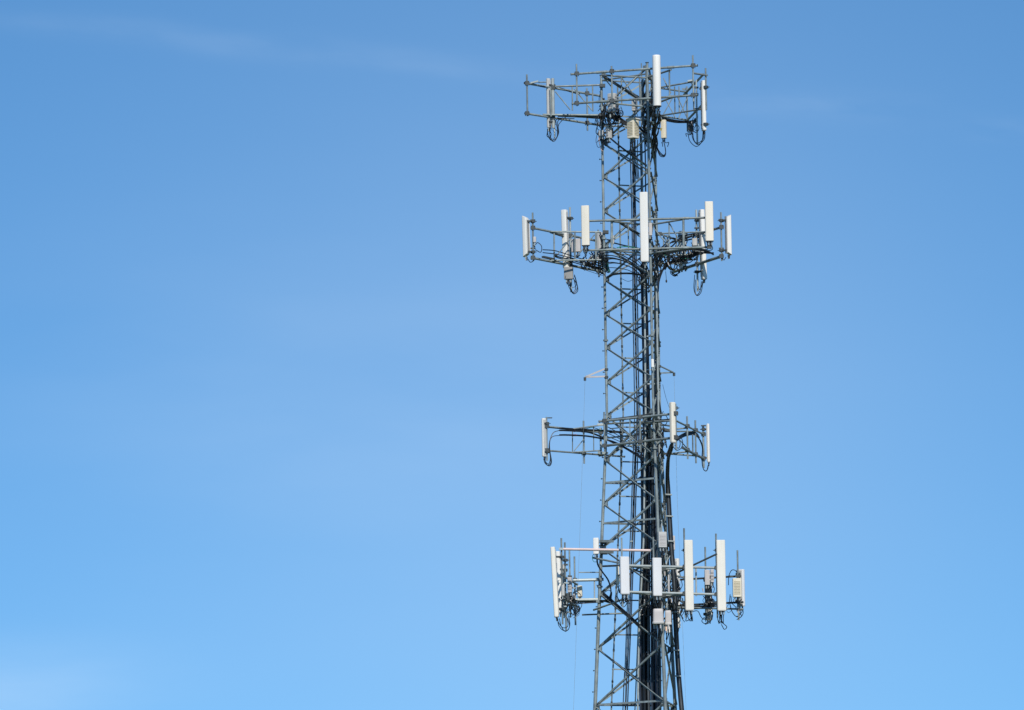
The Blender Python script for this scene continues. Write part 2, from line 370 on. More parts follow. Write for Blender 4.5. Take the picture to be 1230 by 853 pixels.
# ------------------------------------------------------------------ antenna mounts
class Mount:
    def __init__(s, label, group, ref):
        s.o = thing('antenna_mount', label, 'mount', at(*ref), group); s.rails = []
    def rail(s, a, b, r=0.036, m='steel', name='rail'):
        A, B = at(*a), at(*b); mb = MB(); mb.tube([A, B], r, 10); ob = mb.obj(name, m, s.o)
        if name == 'rail':
            s.rails.append((a, b)); e = MB(); d = (B - A).normalized()
            for p, q in ((A, -d), (B, d)): e.tube([p, p + q * 0.012], r + 0.006, 10)
            e.obj('end_cap', 'steel_dark', ob)
        return ob
    def arm(s, a, b, r=0.03, m='steel', name='standoff_arm'): return s.rail(a, b, r, m, name)
    def brace(s, a, b, r=0.02, m='steel'): return s.rail(a, b, r, m, 'brace')
    def plate(s, a, b, w, m='steel', name='bracket_plate'):
        A, B = at(*a), at(*b); W = (B - A); L = W.length; W.normalize(); U = W.cross(Z).normalized(); V = U.cross(W)
        mb = MB(); mb.box((A + B) / 2, U, V, W, w, w * 0.55, L / 2); mb.obj(name, m, s.o)
    def sleeve(s, i, px, half=4.5, r=0.052):
        a, b = s.rails[i]; t0 = (px - half - a[0]) / (b[0] - a[0]); t1 = (px + half - a[0]) / (b[0] - a[0])
        A, B = at(*a), at(*b); mb = MB(); mb.tube([A.lerp(B, t0), A.lerp(B, t1)], r, 10); mb.obj('sleeve', 'steel', s.o)
    def dep(s, i, px):
        a, b = s.rails[i]; t = (px - a[0]) / (b[0] - a[0]); return a[2] + (b[2] - a[2]) * t, a[1] + (b[1] - a[1]) * t
    def post(s, px, yt, yb, on=(0, 1), off=-0.07, r=0.031, clamps=True, m='steel', d=None):
        dd = s.dep(on[0], px)[0] + off if d is None else d
        T, B = pole(px, yt, yb, dd); mb = MB(); mb.tube([T, B], r, 10); po = mb.obj('post', m, s.o)
        if clamps:
            for i in on:
                y = s.dep(i, px)[1]
                if yt - 2 < y < yb + 2:
                    c = at(px, y, dd - off * 0.5); cb = MB()
                    cb.box(c, X, Y, Z, 0.085, 0.075, 0.04, 0.012)
                    for sx in (-1, 1):
                        for sz in (-1, 1): cb.tube([c + X * 0.06 * sx + Z * 0.055 * sz - Y * 0.13, c + X * 0.06 * sx + Z * 0.055 * sz + Y * 0.12], 0.012, 6)
                    cb.box(c - Y * 0.10, X, Y, Z, 0.075, 0.012, 0.07)
                    cb.obj('clamp', 'steel_dark', po)
        return dd
def cable(parent, pts, r=0.014, m='black', name='jumper_cable'):
    mb = MB(); mb.curve([at(*p) for p in pts], r, 6, 6); return mb.obj(name, m, parent)
def bands(parent, pts, m, r=0.03):
    for p in pts:
        a = at(*p); mb = MB(); mb.tube([a - X * 0.035, a + X * 0.035], r, 8); mb.obj('tape_band', m, parent)

# ------------------------------------------------------------------ antennas
ANT = []
def antenna(label, px, yt, yb, d, az, w=0.30, t=0.13, m='white', tilt=0.0, post=None, ncon=2, loops=(), inset=False, cyl=False, group='panel antennas', flip=False, cut=0.0, capm='grey', round_=0.045):
    T, B = pole(px, yt, yb, d); L = (T - B).length
    V = Vector((math.cos(R(az)), math.sin(R(az)), 0)); U = Vector((0, 0, 1)).cross(V); W = (Z * math.cos(R(tilt)) + V * math.sin(R(tilt))).normalized(); V2 = U.cross(W) * -1
    if V2.dot(V) < 0: V2 = -V2
    o = thing('cylindrical_antenna' if cyl else 'panel_antenna', label, 'antenna', B, group)
    mb = MB()
    if cyl:
        c = B; rr = w / 2; n = 28
        rg = lambda h, k: [c + Z * h + (X * math.cos(2 * math.pi * i / n) + Y * math.sin(2 * math.pi * i / n)) * rr * k for i in range(n)]
        mb.loft([rg(0.02, 1), rg(L - 0.06, 1), rg(L - 0.025, 0.97), rg(L - 0.005, 0.86), rg(L, 0.5)]); ra = mb.obj('radome', m, o)
        e = MB(); e.tube([c, c + Z * 0.03], rr + 0.006, 28); e.obj('end_cap', capm, o)
    else:
        hu, hv = w / 2, t / 2
        prof = rrect(hu, hv, min(round_, hv * 0.9, hu * 0.9), 4)
        prof = [(u, v if v > 0 else max(v, -hv)) for u, v in prof]
        if cut:                                  # ends cut on a slant towards the back
            rings = []
            for h, k in ((0.0, 1), (0.02, 1), (L - 0.02, 1), (L, 1)):
                ring = []
                for u, v in prof:
                    f = (hv - v) / (2 * hv); s_ = cut * f * (1 if h < L / 2 else -1)
                    ring.append(B + U * u + V2 * v + W * (h + s_))
                rings.append(ring)
            mb.loft(rings)
        else: mb.prism(B + W * 0.015, U, V2, W, prof, L - 0.02, 0.012)
        ra = mb.obj('radome', m, o)
        if not cut:
            e = MB(); e.prism(B, U, V2, W, [(u * 0.96, v * 0.93) for u, v in prof], 0.02); e.obj('end_cap', capm, o)
        bp = MB(); bp.box(B + W * L / 2 - V2 * (hv + 0.006), U, V2, W, hu * (0.80 if inset else 0.72), 0.008, L * (0.38 if inset else 0.46), 0.006); bp.obj('back_plate', 'grey' if not inset else 'slot_grey', o)
        if inset:
            rib = MB()
            for sx in (-1, 1): rib.box(B + W * L / 2 - V2 * (hv + 0.012) + U * hu * 0.86 * sx, U, V2, W, hu * 0.10, 0.014, L * 0.40, 0.006)
            rib.obj('back_rib', m, o)
    if post:
        ppx, pd = post
        for f in ((0.12, 0.86) if not cyl else (0.05,)):
            c = B + W * L * f
            pc = at(ppx, (yb + (yt - yb) * f), pd); pc.z = c.z
            a = c if cyl else c - V2 * (t / 2)
            mb = MB(); dv = (pc - a); 
            if dv.length < 0.02: dv = -V2 * 0.1
            dn = dv.normalized(); sd = dn.cross(Z).normalized()
            mb.box(a + dv / 2, sd, dn, Z, 0.045, dv.length / 2 + 0.03, 0.03, 0.008)
            mb.box(pc, sd, dn, Z, 0.075, 0.06, 0.05, 0.012)
            for s2 in (-1, 1): mb.tube([pc + sd * 0.055 * s2 - dn * 0.10 , pc + sd * 0.055 * s2 + dn * 0.12], 0.012, 6)
            mb.obj('mounting_bracket', 'steel_dark', o)
    for i in range(ncon):
        f = (i - (ncon - 1) / 2) * (w * 0.72 / max(ncon, 2))
        c = B + U * f; cb = MB(); cb.tube([c, c - W * 0.05, c - W * 0.05, c - W * 0.13], [0.028, 0.028, 0.02, 0.018], 8); cb.obj('connector', 'steel_light' if i % 2 else 'rubber', o)
    for lp in loops: cable(o, lp[0] if isinstance(lp[0], (list, tuple)) and isinstance(lp[0][0], (list, tuple)) else lp)
    ANT.append(o); return o

def radio(label, x0, x1, y0, y1, d, az, t=0.22, w=None, m='grey', louvre=6, roof=False, name='radio_unit', ncon=3, drop=8, taper=0.0, side=False, bracket=None, slot=None):
    px = (x0 + x1) / 2; T, B = pole(px, y0, y1, d); L = (T - B).length
    V = Vector((math.cos(R(az)), math.sin(R(az)), 0)); U = Z.cross(V)
    vis = (x1 - x0) / 34.0
    if w is None: w = max(0.1, (vis - t * abs(V.x)) / max(abs(U.x), 0.2))
    o = thing(name, label, 'radio unit' if name == 'radio_unit' else 'equipment box', B, 'radio and equipment boxes')
    mb = MB(); mb.prism(B, U, V, Z, rrect(w / 2, t / 2, 0.025, 2), L, 0.015); mb.obj('casing', m, o)
    sl = slot or ('slot' if m == 'beige' else 'slot_grey')
    if louvre:
        for k in range(louvre):
            h = L * (0.14 + 0.72 * (k + 0.5) / louvre); lb = MB()
            lb.box(B + V * (t / 2 + 0.004) + Z * h, U, V, Z, w * 0.36, 0.007, L * 0.72 / louvre * 0.26); lb.obj('louvre', sl, o)
        if side:
            s_ = -1 if U.dot(Vector((0, -1, 0))) < 0 else 1
            for k in range(louvre):
                h = L * (0.14 + 0.72 * (k + 0.5) / louvre); lb = MB()
                lb.box(B + U * s_ * (w / 2 + 0.004) + Z * h, V, U, Z, t * 0.36, 0.007, L * 0.72 / louvre * 0.26); lb.obj('louvre', sl, o)
    if roof:
        rf = MB(); rf.prism(B + Z * (L - 0.01), U, V, Z, rrect(w / 2 + 0.035, t / 2 + 0.035, 0.02, 2), 0.045, 0.012); rf.obj('lid', m, o)
    bk = MB(); c = B + Z * L * 0.5 - V * (t / 2 + 0.04)
    bk.box(c, U, V, Z, w * 0.3, 0.045, L * 0.42, 0.008)
    if bracket is not None:
        bp = at(*bracket); bk.tube([c, bp], 0.025, 6)
    bk.obj('mounting_bracket', 'steel_dark', o)
    for i in range(ncon):
        f = (i - (ncon - 1) / 2) * (w * 0.7 / max(ncon, 2)); c = B + U * f + V * t * 0.1
        cb = MB(); cb.tube([c + Z * 0.005, c - Z * 0.11], 0.022, 8); cb.obj('connector', 'rubber' if i % 2 else 'steel_light', o)
        if drop:
            e = c - Z * (drop / 34.0) + Vector((random.uniform(-.12, .12), random.uniform(0, .25), 0))
            jm = MB(); jm.curve([c - Z * 0.1, c - Z * 0.16 + X * random.uniform(-.05, .05), (c + e) / 2 + X * random.uniform(-.1, .1), e], 0.013, 6, 5); jm.obj('jumper_cable', 'black', o)
    return o
TIER = ['mounts of the top antenna tier', 'mounts of the second antenna tier', 'mounts of the third antenna tier', 'mounts of the lowest antenna tier']
# ================================================================== top tier
f1 = Mount('wide two-rail antenna frame at the very top, facing the camera', TIER[0], (777, 120, -1.8))
f1.rail((686, 89.3, -1.45), (837.6, 78.7, -2.85), 0.040)
f1.rail((687.3, 124.6, -1.45), (838, 114.2, -2.85), 0.040)
for px in (723, 806): f1.sleeve(0, px, 6.5 if px < 800 else 4); f1.sleeve(1, px + 1, 7 if px < 800 else 4)
f1.post(692.8, 77, 127.5); f1.post(735, 79.5, 131); f1.post(832.6, 66.5, 122)
f1.post(789.3, 92, 140, r=0.036)
f1.arm((726, 90.5, -1.80), (776, 93.5, -1.09), 0.034); f1.arm((806, 84, -2.56), (778, 93, -1.09), 0.034)
f1.arm((736, 124.2, -1.85), (774, 128, -1.09), 0.034); f1.arm((806, 117.5, -2.5), (780, 127.5, -1.09), 0.034)
f1.brace((725, 91.5, -1.75), (766, 118, -1.2), 0.050, 'steel_dark')
f1.brace((724, 92, -1.7), (736, 106, -1.5)); f1.brace((746.5, 93, -1.5), (766, 121, -1.2)); f1.brace((765, 92, -1.3), (745, 113, -1.6))
f1.brace((746.4, 91.5, -1.5), (746.8, 125, -1.55), 0.024); f1.brace((768.2, 93, -1.2), (768.8, 127, -1.2), 0.024); f1.brace((803.9, 84, -2.45), (804.4, 117, -2.45), 0.030)
f1.brace((797, 94, -1.6), (803, 108, -2.3), 0.018)
f1.plate((775, 93, -1.0), (782, 93, -1.0), 0.11, 'steel_dark', 'leg_clamp'); f1.plate((775, 127, -1.0), (782, 127, -1.0), 0.11, 'steel_dark', 'leg_clamp')
l1 = Mount('antenna frame at the very top reaching out to the left', TIER[0], (690, 140, 0.3))
l1.rail((630.3, 99.8, -.9), (721, 115.2, 1.75), 0.040)
l1.rail((631, 136.2, -.9), (721, 150.5, 1.75), 0.040)
l1.post(633.2, 89.5, 139.5); l1.post(664.2, 94.3, 154, r=0.062, m='steel_light'); l1.post(661.6, 104, 140, off=-.22, r=.026, clamps=False); l1.post(666.0, 140, 166, off=-.1, r=.026, m='steel_light', clamps=False); l1.post(705.3, 106, 157)
l1.arm((664, 104, .05), (721, 102.2, .16), 0.034); l1.arm((652, 137.8, -.2), (721, 138.5, .16), 0.038)
l1.brace((687.4, 104, .1), (687.6, 133, .1), 0.024); l1.brace((711.8, 103.5, .12), (712.1, 134, .12), 0.024)
l1.brace((667, 110, .05), (685, 132, .1)); l1.brace((690, 107, .1), (711, 132.5, .12)); l1.brace((672, 106, .3), (696, 113, 1.0), 0.032, 'steel_dark')
l1.plate((637.5, 99.8, -.7), (646.5, 97.6, -.7), 0.05, 'steel_light'); l1.brace((647, 99, -.6), (656, 98.6, -.4), 0.022)
l1.brace((640, 101.5, -.6), (655, 104.5, -.2), 0.035, 'steel_dark'); l1.brace((670, 138.8, .1), (718, 140.5, .2), 0.05, 'steel_dark')
for y in (103, 138): l1.plate((720, y, .1), (727, y, .1), 0.10, 'steel_dark', 'leg_clamp')
r1 = Mount('antenna frame at the very top reaching back on the right', TIER[0], (815, 140, 1.4))
r1.rail((844.5, 89.8, -1.5), (822, 113.5, 2.5), 0.042); r1.rail((843.5, 126, -1.5), (824, 146, 2.5), 0.042)
r1.arm((792, 105.3, .92), (834, 98, -.1)); r1.arm((792, 105.8, .92), (824, 110.6, 2.0)); r1.arm((794, 138.8, .92), (841, 131.5, -.9)); r1.arm((794, 139.5, .92), (827, 144.5, 2.0))
r1.brace((833, 88, -1.2), (849.5, 90.6, -1.7), 0.036); r1.post(848, 82, 132, d=-1.62, on=()); r1.post(837, 96, 174, d=-.5, on=(), r=0.032, m='steel_light'); r1.post(825.4, 104, 158, d=2.0, on=()); r1.post(833.3, 98, 134, d=.4, on=())
for a, b in (((810.3, 104, .9), (810.8, 137, .95)), ((815.5, 104, 1.2), (816, 135, 1.2)), ((798, 96, .9), (806, 112, .9))): r1.brace(a, b, 0.022)
for a, b in (((797, 137, .9), (808, 117, .9)), ((800, 120, .9), (811, 141, .9)), ((814, 117, 1), (825, 141, 1.2)), ((815, 142, 1), (826, 117, 1.2)), ((829, 98, .4), (833, 104, .6))): r1.brace(a, b, 0.017)
r1.plate((820.5, 107.3, 2.2), (828.5, 107.2, 2.0), 0.06, 'steel_light'); r1.plate((826, 97.5, -.05), (832, 96.6, -.05), 0.05, 'steel_light')
for p in ((843, 106.5, -1.5), (846, 98.5, -1.5), (843, 131, -1.5), (836.5, 105, -.5), (836.5, 113, -.5), (836, 131, -.5)): r1.plate((p[0] - 3, p[1], p[2]), (p[0] + 2.5, p[1] + .3, p[2]), 0.05, 'steel_dark')
for y in (105.5, 139): r1.plate((786, y, .92), (793, y, .92), 0.10, 'steel_dark', 'leg_clamp')

antenna('white cylindrical antenna rising above the top frame', 788.9, 66.3, 128.3, -2.72, 253, w=0.285, cyl=True, post=(789.3, -2.5), ncon=3, group=None, capm='rubber',
        loops=[[(786, 131, -2.7), (785, 139, -2.6), (788, 147, -2.4), (787, 160, -1.6), (783, 180, -.6)], [(791, 131, -2.7), (793, 140, -2.6), (790, 150, -2.3), (786, 165, -1.2), (782, 185, -.4)]])
antenna('narrow white antenna seen from behind near the left end of the top tier', 658.9, 94.2, 153.5, -.02, 133, w=0.15, t=0.11, tilt=0, m='grey', post=(664, .05), ncon=2,
        loops=[[(657.5, 155, 0), (658.5, 163, 0), (662, 168.5, 0), (668, 166, .1), (670.5, 158, .1), (670, 146, .1), (676, 141.5, .2)], [(660.5, 155, 0), (660.5, 162, 0), (664, 170, .05), (669, 165, .1), (669.5, 155, .15), (669, 143, .2), (690, 142.5, .2)], [(659, 152, 0), (657.5, 160, 0), (661, 167, 0), (666, 169.5, .1), (671, 160, .1), (671, 150, .1), (680, 140, .2)]])
antenna('narrow white antenna at the right end of the top tier', 845.1, 97, 157.2, -1.5, 13, w=0.26, t=0.135, tilt=0, post=(848, -1.62), ncon=2,
        loops=[[(845.5, 159, -1.5), (844.5, 167, -1.3), (838, 172, -.9), (833.5, 168, -.5), (832, 156, -.2), (832, 146, .2)], [(847, 159, -1.5), (845.5, 168, -1.3), (838, 173.5, -.8), (832, 166, -.4), (830.5, 152, .1)], [(844.5, 158, -1.5), (843, 170, -1.3), (836.5, 176, -.9), (829, 170, -.3), (826.5, 160, .8), (826.5, 147, 1.6)]])
radio('beige louvred equipment box with an overhanging lid on the front of the top tier', 753.4, 767.2, 143.6, 166.6, -1.35, 232, t=0.33, w=0.30, m='beige', louvre=9, roof=True, side=True, name='equipment_box', ncon=4, drop=16, bracket=(768, 152, -.8))
radio('narrow beige box right of the yellowed cable cluster in the top tier', 793.5, 801, 144.2, 166.5, -.2, 250, t=0.14, m='beige', louvre=0, name='equipment_box', ncon=2, drop=9, bracket=(790, 154, .3))
radio('grey finned unit partly hidden behind the left post of the top frame', 729.5, 741.5, 112.5, 135, -.6, 238, t=0.2, m='grey', louvre=6, side=True, drop=8, bracket=(728, 122, .1))
radio('rounded grey unit below the lower top rail beside the front leg', 758.5, 766, 121, 133.5, -.5, 262, t=0.18, m='grey', louvre=4, drop=6, bracket=(772, 127, -.9))
radio('small light grey box left of the left leg under the top tier', 718.8, 726, 156.8, 163.5, -.15, 246, t=0.12, m='grey', louvre=0, drop=6, bracket=(725, 160, .16))
radio('light grey unit with a slanted lid right of the left leg under the top tier', 727.3, 735.6, 152.3, 166.3, -.25, 226, t=0.2, m='grey', louvre=3, roof=True, drop=7, bracket=(725, 160, .16))
yb = thing('cable_bundle', 'yellowed connectors and tangled black jumpers under the white cylindrical antenna', 'cables', at(789, 160, -1.2))
for i in range(14):
    x, y = random.uniform(783.5, 794.5), random.uniform(137, 155); a = at(x, y, -1.5 + random.uniform(-.2, .2)); mb = MB()
    dv = Vector((random.uniform(-.5, .5), random.uniform(-.3, .3), -1)).normalized(); mb.tube([a, a + dv * 0.10], random.uniform(.022, .036), 7); mb.obj('connector', random.choice(['yellow', 'yellow', 'beige', 'steel_light', 'rubber']), yb)
for i in range(16):
    x = random.uniform(784, 794)
    cable(yb, [(x, 132 + random.uniform(0, 6), -2.2), (x + random.uniform(-3, 3), 145, -1.6), (787 + random.uniform(-4, 5), 158, -1.2), (786 + random.uniform(-3, 4), 172, -.7), (784 + random.uniform(-2, 3), 190, 0)], 0.016, 'black', 'cable')
for k in range(3): cable(yb, [(796, 166, -.2), (798.5, 175, -.3), (799.5, 183 + k, -.4), (797, 186.5 + k, -.6), (792, 182 + k * 2, -.8), (788, 174, -.9)], 0.016, 'black', 'cable')
tb = thing('cable_bundle', 'dark jumper cables strung across the left half of the top tier', 'cables', at(740, 150, -.3))
for i in range(7):
    o = random.uniform(-1.5, 1.5)
    cable(tb, [(676, 139.5 + o * .3, .2), (700, 140.5 + o * .5, .2), (722, 141 + o, .1), (734, 136 + i, -.3), (752, 145 + i + o, -.6), (766, 152 + o, -.6), (778, 160 + i * 2, -.3)], 0.020, 'black', 'cable')
for i in range(5): cable(tb, [(724, 118 + i * 7, .05), (727, 130 + i * 5, -.2), (723.5, 145 + i, -.1), (725, 168 + i * 3, -.05)], 0.018, 'black', 'cable')
cable(tb, [(741, 135, -.6), (744.5, 140, -.6), (748, 138.5, -.6), (748, 134, -.6), (744, 133, -.6), (742, 137, -.6)], 0.016, 'black', 'cable')
cable(tb, [(733, 166, -.2), (745, 176, -.5), (760, 187, -.9), (777, 199, -1.0)], 0.03, 'black', 'cable'); cable(tb, [(734, 166.5, -.2), (746, 177.5, -.5), (762, 190, -.9), (778, 201, -1.0)], 0.012, 'green', 'cable')
for i in range(4): cable(tb, [(757 + i * 3, 168, -1.3), (758 + i * 2.5, 180, -1.0), (761 + i * 1.6, 196, -.4), (763 + i * 1.5, 215, .3)], 0.016, 'black', 'cable')
cable(tb, [(720, 158, -.1), (719.5, 168, -.1), (721.5, 178, 0), (724, 182, .05)], 0.012, 'orange', 'cable')
mb_ = thing('cable_bundle', 'dark knot of jumper cables around the front leg in the top tier', 'cables', at(777, 150, -.9))
for i in range(20):
    x = random.uniform(769, 784); y = random.uniform(92, 128)
    cable(mb_, [(x, y, -.9), (x + random.uniform(-4, 4), y + 14, -.7 + random.uniform(-.3, .3)), (776 + random.uniform(-6, 6), y + 32, -.5), (777 + random.uniform(-4, 6), y + 55, -.1)], random.choice([.014, .02, .026]), 'black', 'cable')
for px, yt, yb_, d, r in ((771, 76, 150, -.5, .02), (776.3, 79.5, 120, -1.09, .03), (783, 90, 140, -.6, .03), (772.8, 95, 150, -.6, .028)):
    T, B = pole(px, yt, yb_, d); mm = MB(); mm.tube([T, B], r, 8); mm.obj('post', 'steel', f1.o)
rb1 = thing('cable_bundle', 'dark cables sagging along the right frame of the top tier', 'cables', at(815, 144, 1))
for i in range(5): cable(rb1, [(790, 139 + i, .6), (800, 142 + i * .8, .8), (812, 144.5 + i * .7, 1.2), (824, 145.5 + i * .5, 1.6), (834, 144 + i, .5), (838, 138 + i, -.4)], 0.018, 'black', 'cable')
for i in range(3): cable(rb1, [(829 + i, 146, .4), (828 + i * 1.5, 152, .4), (830 + i, 158, .4), (832.5, 150, .4), (832, 145, .4)], 0.02, 'black', 'cable')

# ================================================================== second tier
f2 = Mount('wide two-rail antenna frame of the second tier, facing the camera', TIER[1], (777, 300, -1.8))
f2.rail((703, 265.6, -2.1), (851, 261.5, -2.5), 0.040); f2.rail((703, 300.9, -2.1), (850, 297.0, -2.5), 0.040)
for px in (732, 824): f2.sleeve(0, px, 3.5); f2.sleeve(1, px, 3.5)
f2.post(703.3, 255, 305); f2.post(774.2, 240, 322, r=.036); f2.post(852, 250, 299)
f2.arm((734, 266, -2.15), (778, 270.5, -1.09), 0.034); f2.arm((821, 263.5, -2.4), (783, 269.8, -1.09), 0.034)
f2.arm((734, 301, -2.15), (778, 304.5, -1.09), 0.034); f2.arm((821, 299, -2.4), (783, 304, -1.09), 0.034)
f2.brace((734.8, 266, -2.1), (735, 300, -2.1), 0.044); f2.brace((820.9, 263.5, -2.4), (821.2, 298.5, -2.4), 0.042)
f2.brace((754.6, 267.5, -1.65), (755, 302, -1.65), 0.024); f2.brace((803.6, 266, -1.75), (803.9, 301, -1.75), 0.024)
f2.brace((745, 268, -1.8), (767, 281, -1.3), 0.045, 'steel_dark'); f2.brace((753, 270, -1.6), (737, 287, -2.0)); f2.brace((804, 268, -1.7), (814, 286, -2.1)); f2.brace((803, 296, -1.7), (786, 275, -1.2))
for y in (270, 304): f2.plate((777, y, -1.0), (784, y, -1.0), 0.11, 'steel_dark', 'leg_clamp')
l2 = Mount('antenna frame of the second tier reaching out to the left', TIER[1], (690, 315, .4))
l2.rail((639.5, 273.8, -.63), (722, 290.5, 1.95), 0.040); l2.rail((640.5, 310, -.63), (724, 326.5, 1.95), 0.044)
l2.arm((661, 278.2, .05), (722, 278.9, .16)); l2.arm((660, 313.0, .0), (722, 312.2, .16))
l2.post(640.2, 255.5, 313.5); l2.post(685.3, 249, 351, r=.036, m='steel_light'); l2.post(719, 276, 333)
for px in (665.5, 690.5, 715.6): l2.brace((px, 279, .1), (px + .2, 312.5, .1), 0.028)
l2.brace((667, 309, .1), (689, 282, .1)); l2.brace((694, 307, .1), (714, 282, .1)); l2.brace((661, 279, .1), (683, 286, .7), 0.036, 'steel_dark')
for y in (279, 312): l2.plate((724, y, .16), (731, y, .16), 0.10, 'steel_dark', 'leg_clamp')
l2.plate((652, 308.5, -.3), (664, 311.2, .1), 0.055, 'steel_dark')
r2 = Mount('antenna frame of the second tier reaching back on the right', TIER[1], (830, 310, 1.4))
r2.rail((866.5, 273, -.95), (808, 290.5, 2.6), 0.042); r2.rail((866, 308.2, -.95), (808, 327, 2.6), 0.052)
r2.arm((793, 280.6, .92), (848, 278.5, .3)); r2.arm((792.5, 281, .92), (813, 288.5, 2.4)); r2.arm((793.8, 307.2, .92), (834, 305.6, 1.2)); r2.arm((794, 315, .92), (812, 326, 2.4), .036)
r2.post(866.5, 255, 313.5); r2.post(837.2, 252, 350, r=.036, m='steel_light'); r2.post(823, 278, 326)
for px in (797, 801.5, 812.5, 832): r2.brace((px, 282, 1.0), (px + .2, 307, 1.0), 0.022)
for a, b in (((797, 284, 1), (808, 302, 1)), ((803, 283, 1), (815, 291, 1.6)), ((811, 304, 1.2), (822, 285, 1.6))): r2.brace(a, b, 0.018)
r2.plate((832, 300.2, .6), (840, 301.2, .4), 0.05, 'steel_light'); r2.plate((807, 317, 1.0), (819, 316, 1.2), 0.04, 'steel')
for p in ((866, 264, -1.0), (866.5, 298.5, -1.0), (837, 274, .7), (859, 275, -.6)): r2.plate((p[0] - 3, p[1], p[2]), (p[0] + 3, p[1], p[2]), 0.045, 'steel_dark')
for y in (281, 307, 316): r2.plate((787, y, .92), (795, y, .92), 0.10, 'steel_dark', 'leg_clamp')
l2.plate((637, 264.5, -.68), (643, 264.3, -.68), 0.04, 'steel_dark'); l2.plate((634, 298.5, -.6), (643, 298.3, -.68), 0.04, 'steel_dark')

antenna('tall white panel antenna in the middle of the second tier', 773.8, 230.8, 314.6, -2.42, 262, w=0.292, t=0.15, post=(774.2, -2.2), ncon=2, capm='grey',
        loops=[[(772, 317, -2.4), (773, 326, -2.2), (775, 335, -1.6), (777, 350, -.6)], [(776, 317, -2.4), (776.5, 325, -2.2), (779, 334, -1.6), (779, 352, -.5)]])
antenna('cream panel antenna at the left end of the second front frame', 703.2, 247, 295.5, -2.28, 258, w=0.285, t=0.14, m='cream', post=(703.3, -2.15), ncon=3, capm='rubber',
        loops=[[(701, 298, -2.2), (701.5, 303, -2.1), (704, 306, -2.0), (706, 301, -2.0), (712, 302, -1.9)]])
antenna('cream panel antenna at the right end of the second front frame', 851.9, 242, 290.2, -2.68, 270, w=0.29, t=0.14, m='cream', post=(852, -2.55), ncon=4, capm='rubber',
        loops=[[(850, 293, -2.6), (851, 298, -2.5), (848, 300, -2.3), (842, 299, -1.8)], [(854, 293, -2.6), (856, 299, -2.5), (852, 301, -2.3), (845, 300, -1.8)]])
antenna('white antenna with a grey recessed back at the far left of the second tier', 631.8, 259, 308.6, -.72, 145, w=0.20, t=0.19, post=(640.2, -.68), ncon=2, inset=True, cut=0.11, tilt=1.0, group=None,
        loops=[[(634, 311, -.7), (637, 315, -.7), (641, 313, -.7), (640, 309, -.7)], [(643, 300, -.68), (649.5, 303, -.68), (650.5, 296, -.68), (646, 291.5, -.68), (643, 294, -.68)]])
antenna('long white antenna with rail shadows left of the tower in the second tier', 679.6, 252, 322, .58, 150, w=0.20, t=0.20, tilt=1.2, post=(685.3, .7), ncon=2,
        loops=[[(681, 337, .6), (684, 346, .6), (689, 353, .65), (694, 349, .7), (692.5, 339, .7), (690, 330, .7)], [(683, 337, .6), (684.5, 343, .6), (688, 351, .65), (691.5, 346, .7), (689.5, 336, .7)], [(685, 340, .6), (686, 348, .6), (690, 352, .65), (693.5, 344, .7), (688, 333, .7)]])
radio('dark grey actuator box under the long left antenna of the second tier', 677.2, 688.8, 321, 335.6, .5, 262, t=0.16, m='slot_grey', louvre=0, ncon=3, drop=7, bracket=(685, 328, .7))
radio('light pinkish grey radio box behind the long left antenna of the second tier', 686, 698, 287, 303, .35, 258, t=0.16, m='lilac', louvre=0, ncon=2, drop=6, bracket=(686, 295, .7))
antenna('grey-white antenna tucked behind the left leg in the second tier', 720.6, 279, 313, 1.75, 145, w=0.24, t=0.16, post=(719, 1.85), ncon=2, m='grey')
radio('small grey box right of the left leg in the second tier', 733, 738.2, 283, 293.5, -.3, 258, t=0.12, m='grey', louvre=0, ncon=1, drop=6, bracket=(729, 288, .1))
radio('slim white filter tube beside the tall middle antenna of the second tier', 779.2, 783.4, 268, 283.4, -1.25, 268, t=0.11, m='lilac', louvre=0, ncon=2, drop=8)
antenna('tall white antenna right of the white-topped pole in the second tier', 844.9, 252, 335.8, .55, 20, w=0.27, t=0.16, tilt=-1.2, post=(837.2, .72), ncon=2,
        loops=[[(844, 338, .55), (843, 343, .55), (840.5, 348, .6), (838.5, 344, .65)], [(842.5, 338, .55), (841, 349, .6), (837, 354.5, .65), (834.8, 348, .7), (835.5, 336, .7)], [(844.5, 338, .55), (842, 351, .6), (837, 355, .65), (833.5, 347, .7), (834.5, 330, .7)]])
antenna('white antenna at the far right of the second tier, seen from its side', 874.9, 258, 306.5, -1.05, 25, w=0.22, t=0.17, post=(866.5, -1.0), ncon=2, cut=0.10, group=None,
        loops=[[(872, 309, -1.0), (869.5, 312.5, -1.0), (867.5, 309, -1.0), (868, 304, -1.0)]])
antenna('white antenna half hidden by the arms of the right second-tier frame', 818.6, 277.5, 322.5, 2.35, 20, w=0.20, t=0.16, post=(823, 2.0), ncon=2)
radio('small white radio box on the right frame of the second tier', 831.2, 838, 286.5, 295.6, .55, 255, t=0.14, m='grey', louvre=0, ncon=3, drop=6, bracket=(837, 291, .7))
cb2 = thing('cable_bundle', 'black cables running along the left arms of the second tier', 'cables', at(690, 318, .4))
for k, (y0, o) in enumerate(((300, 0), (303.5, 2.5), (305, 5), (306, 7), (312, 3))):
    x0 = 652 if k < 2 else 668
    cable(cb2, [(x0, y0, -.3), (668, y0 + 1.5 + o * .2, .05), (690, 308.5 + o, .5), (708, 313.5 + o, .7), (722, 317 + o, .8), (731, 322 + o * .8, .5)], 0.017 if k < 2 else 0.020, 'black', 'cable')
for i in range(3): cable(cb2, [(695 + i * 5, 312, 1.0), (702 + i * 4, 317 + i, 1.0), (712, 320 + i, .9), (724, 323, .7)], .03, 'black', 'cable')
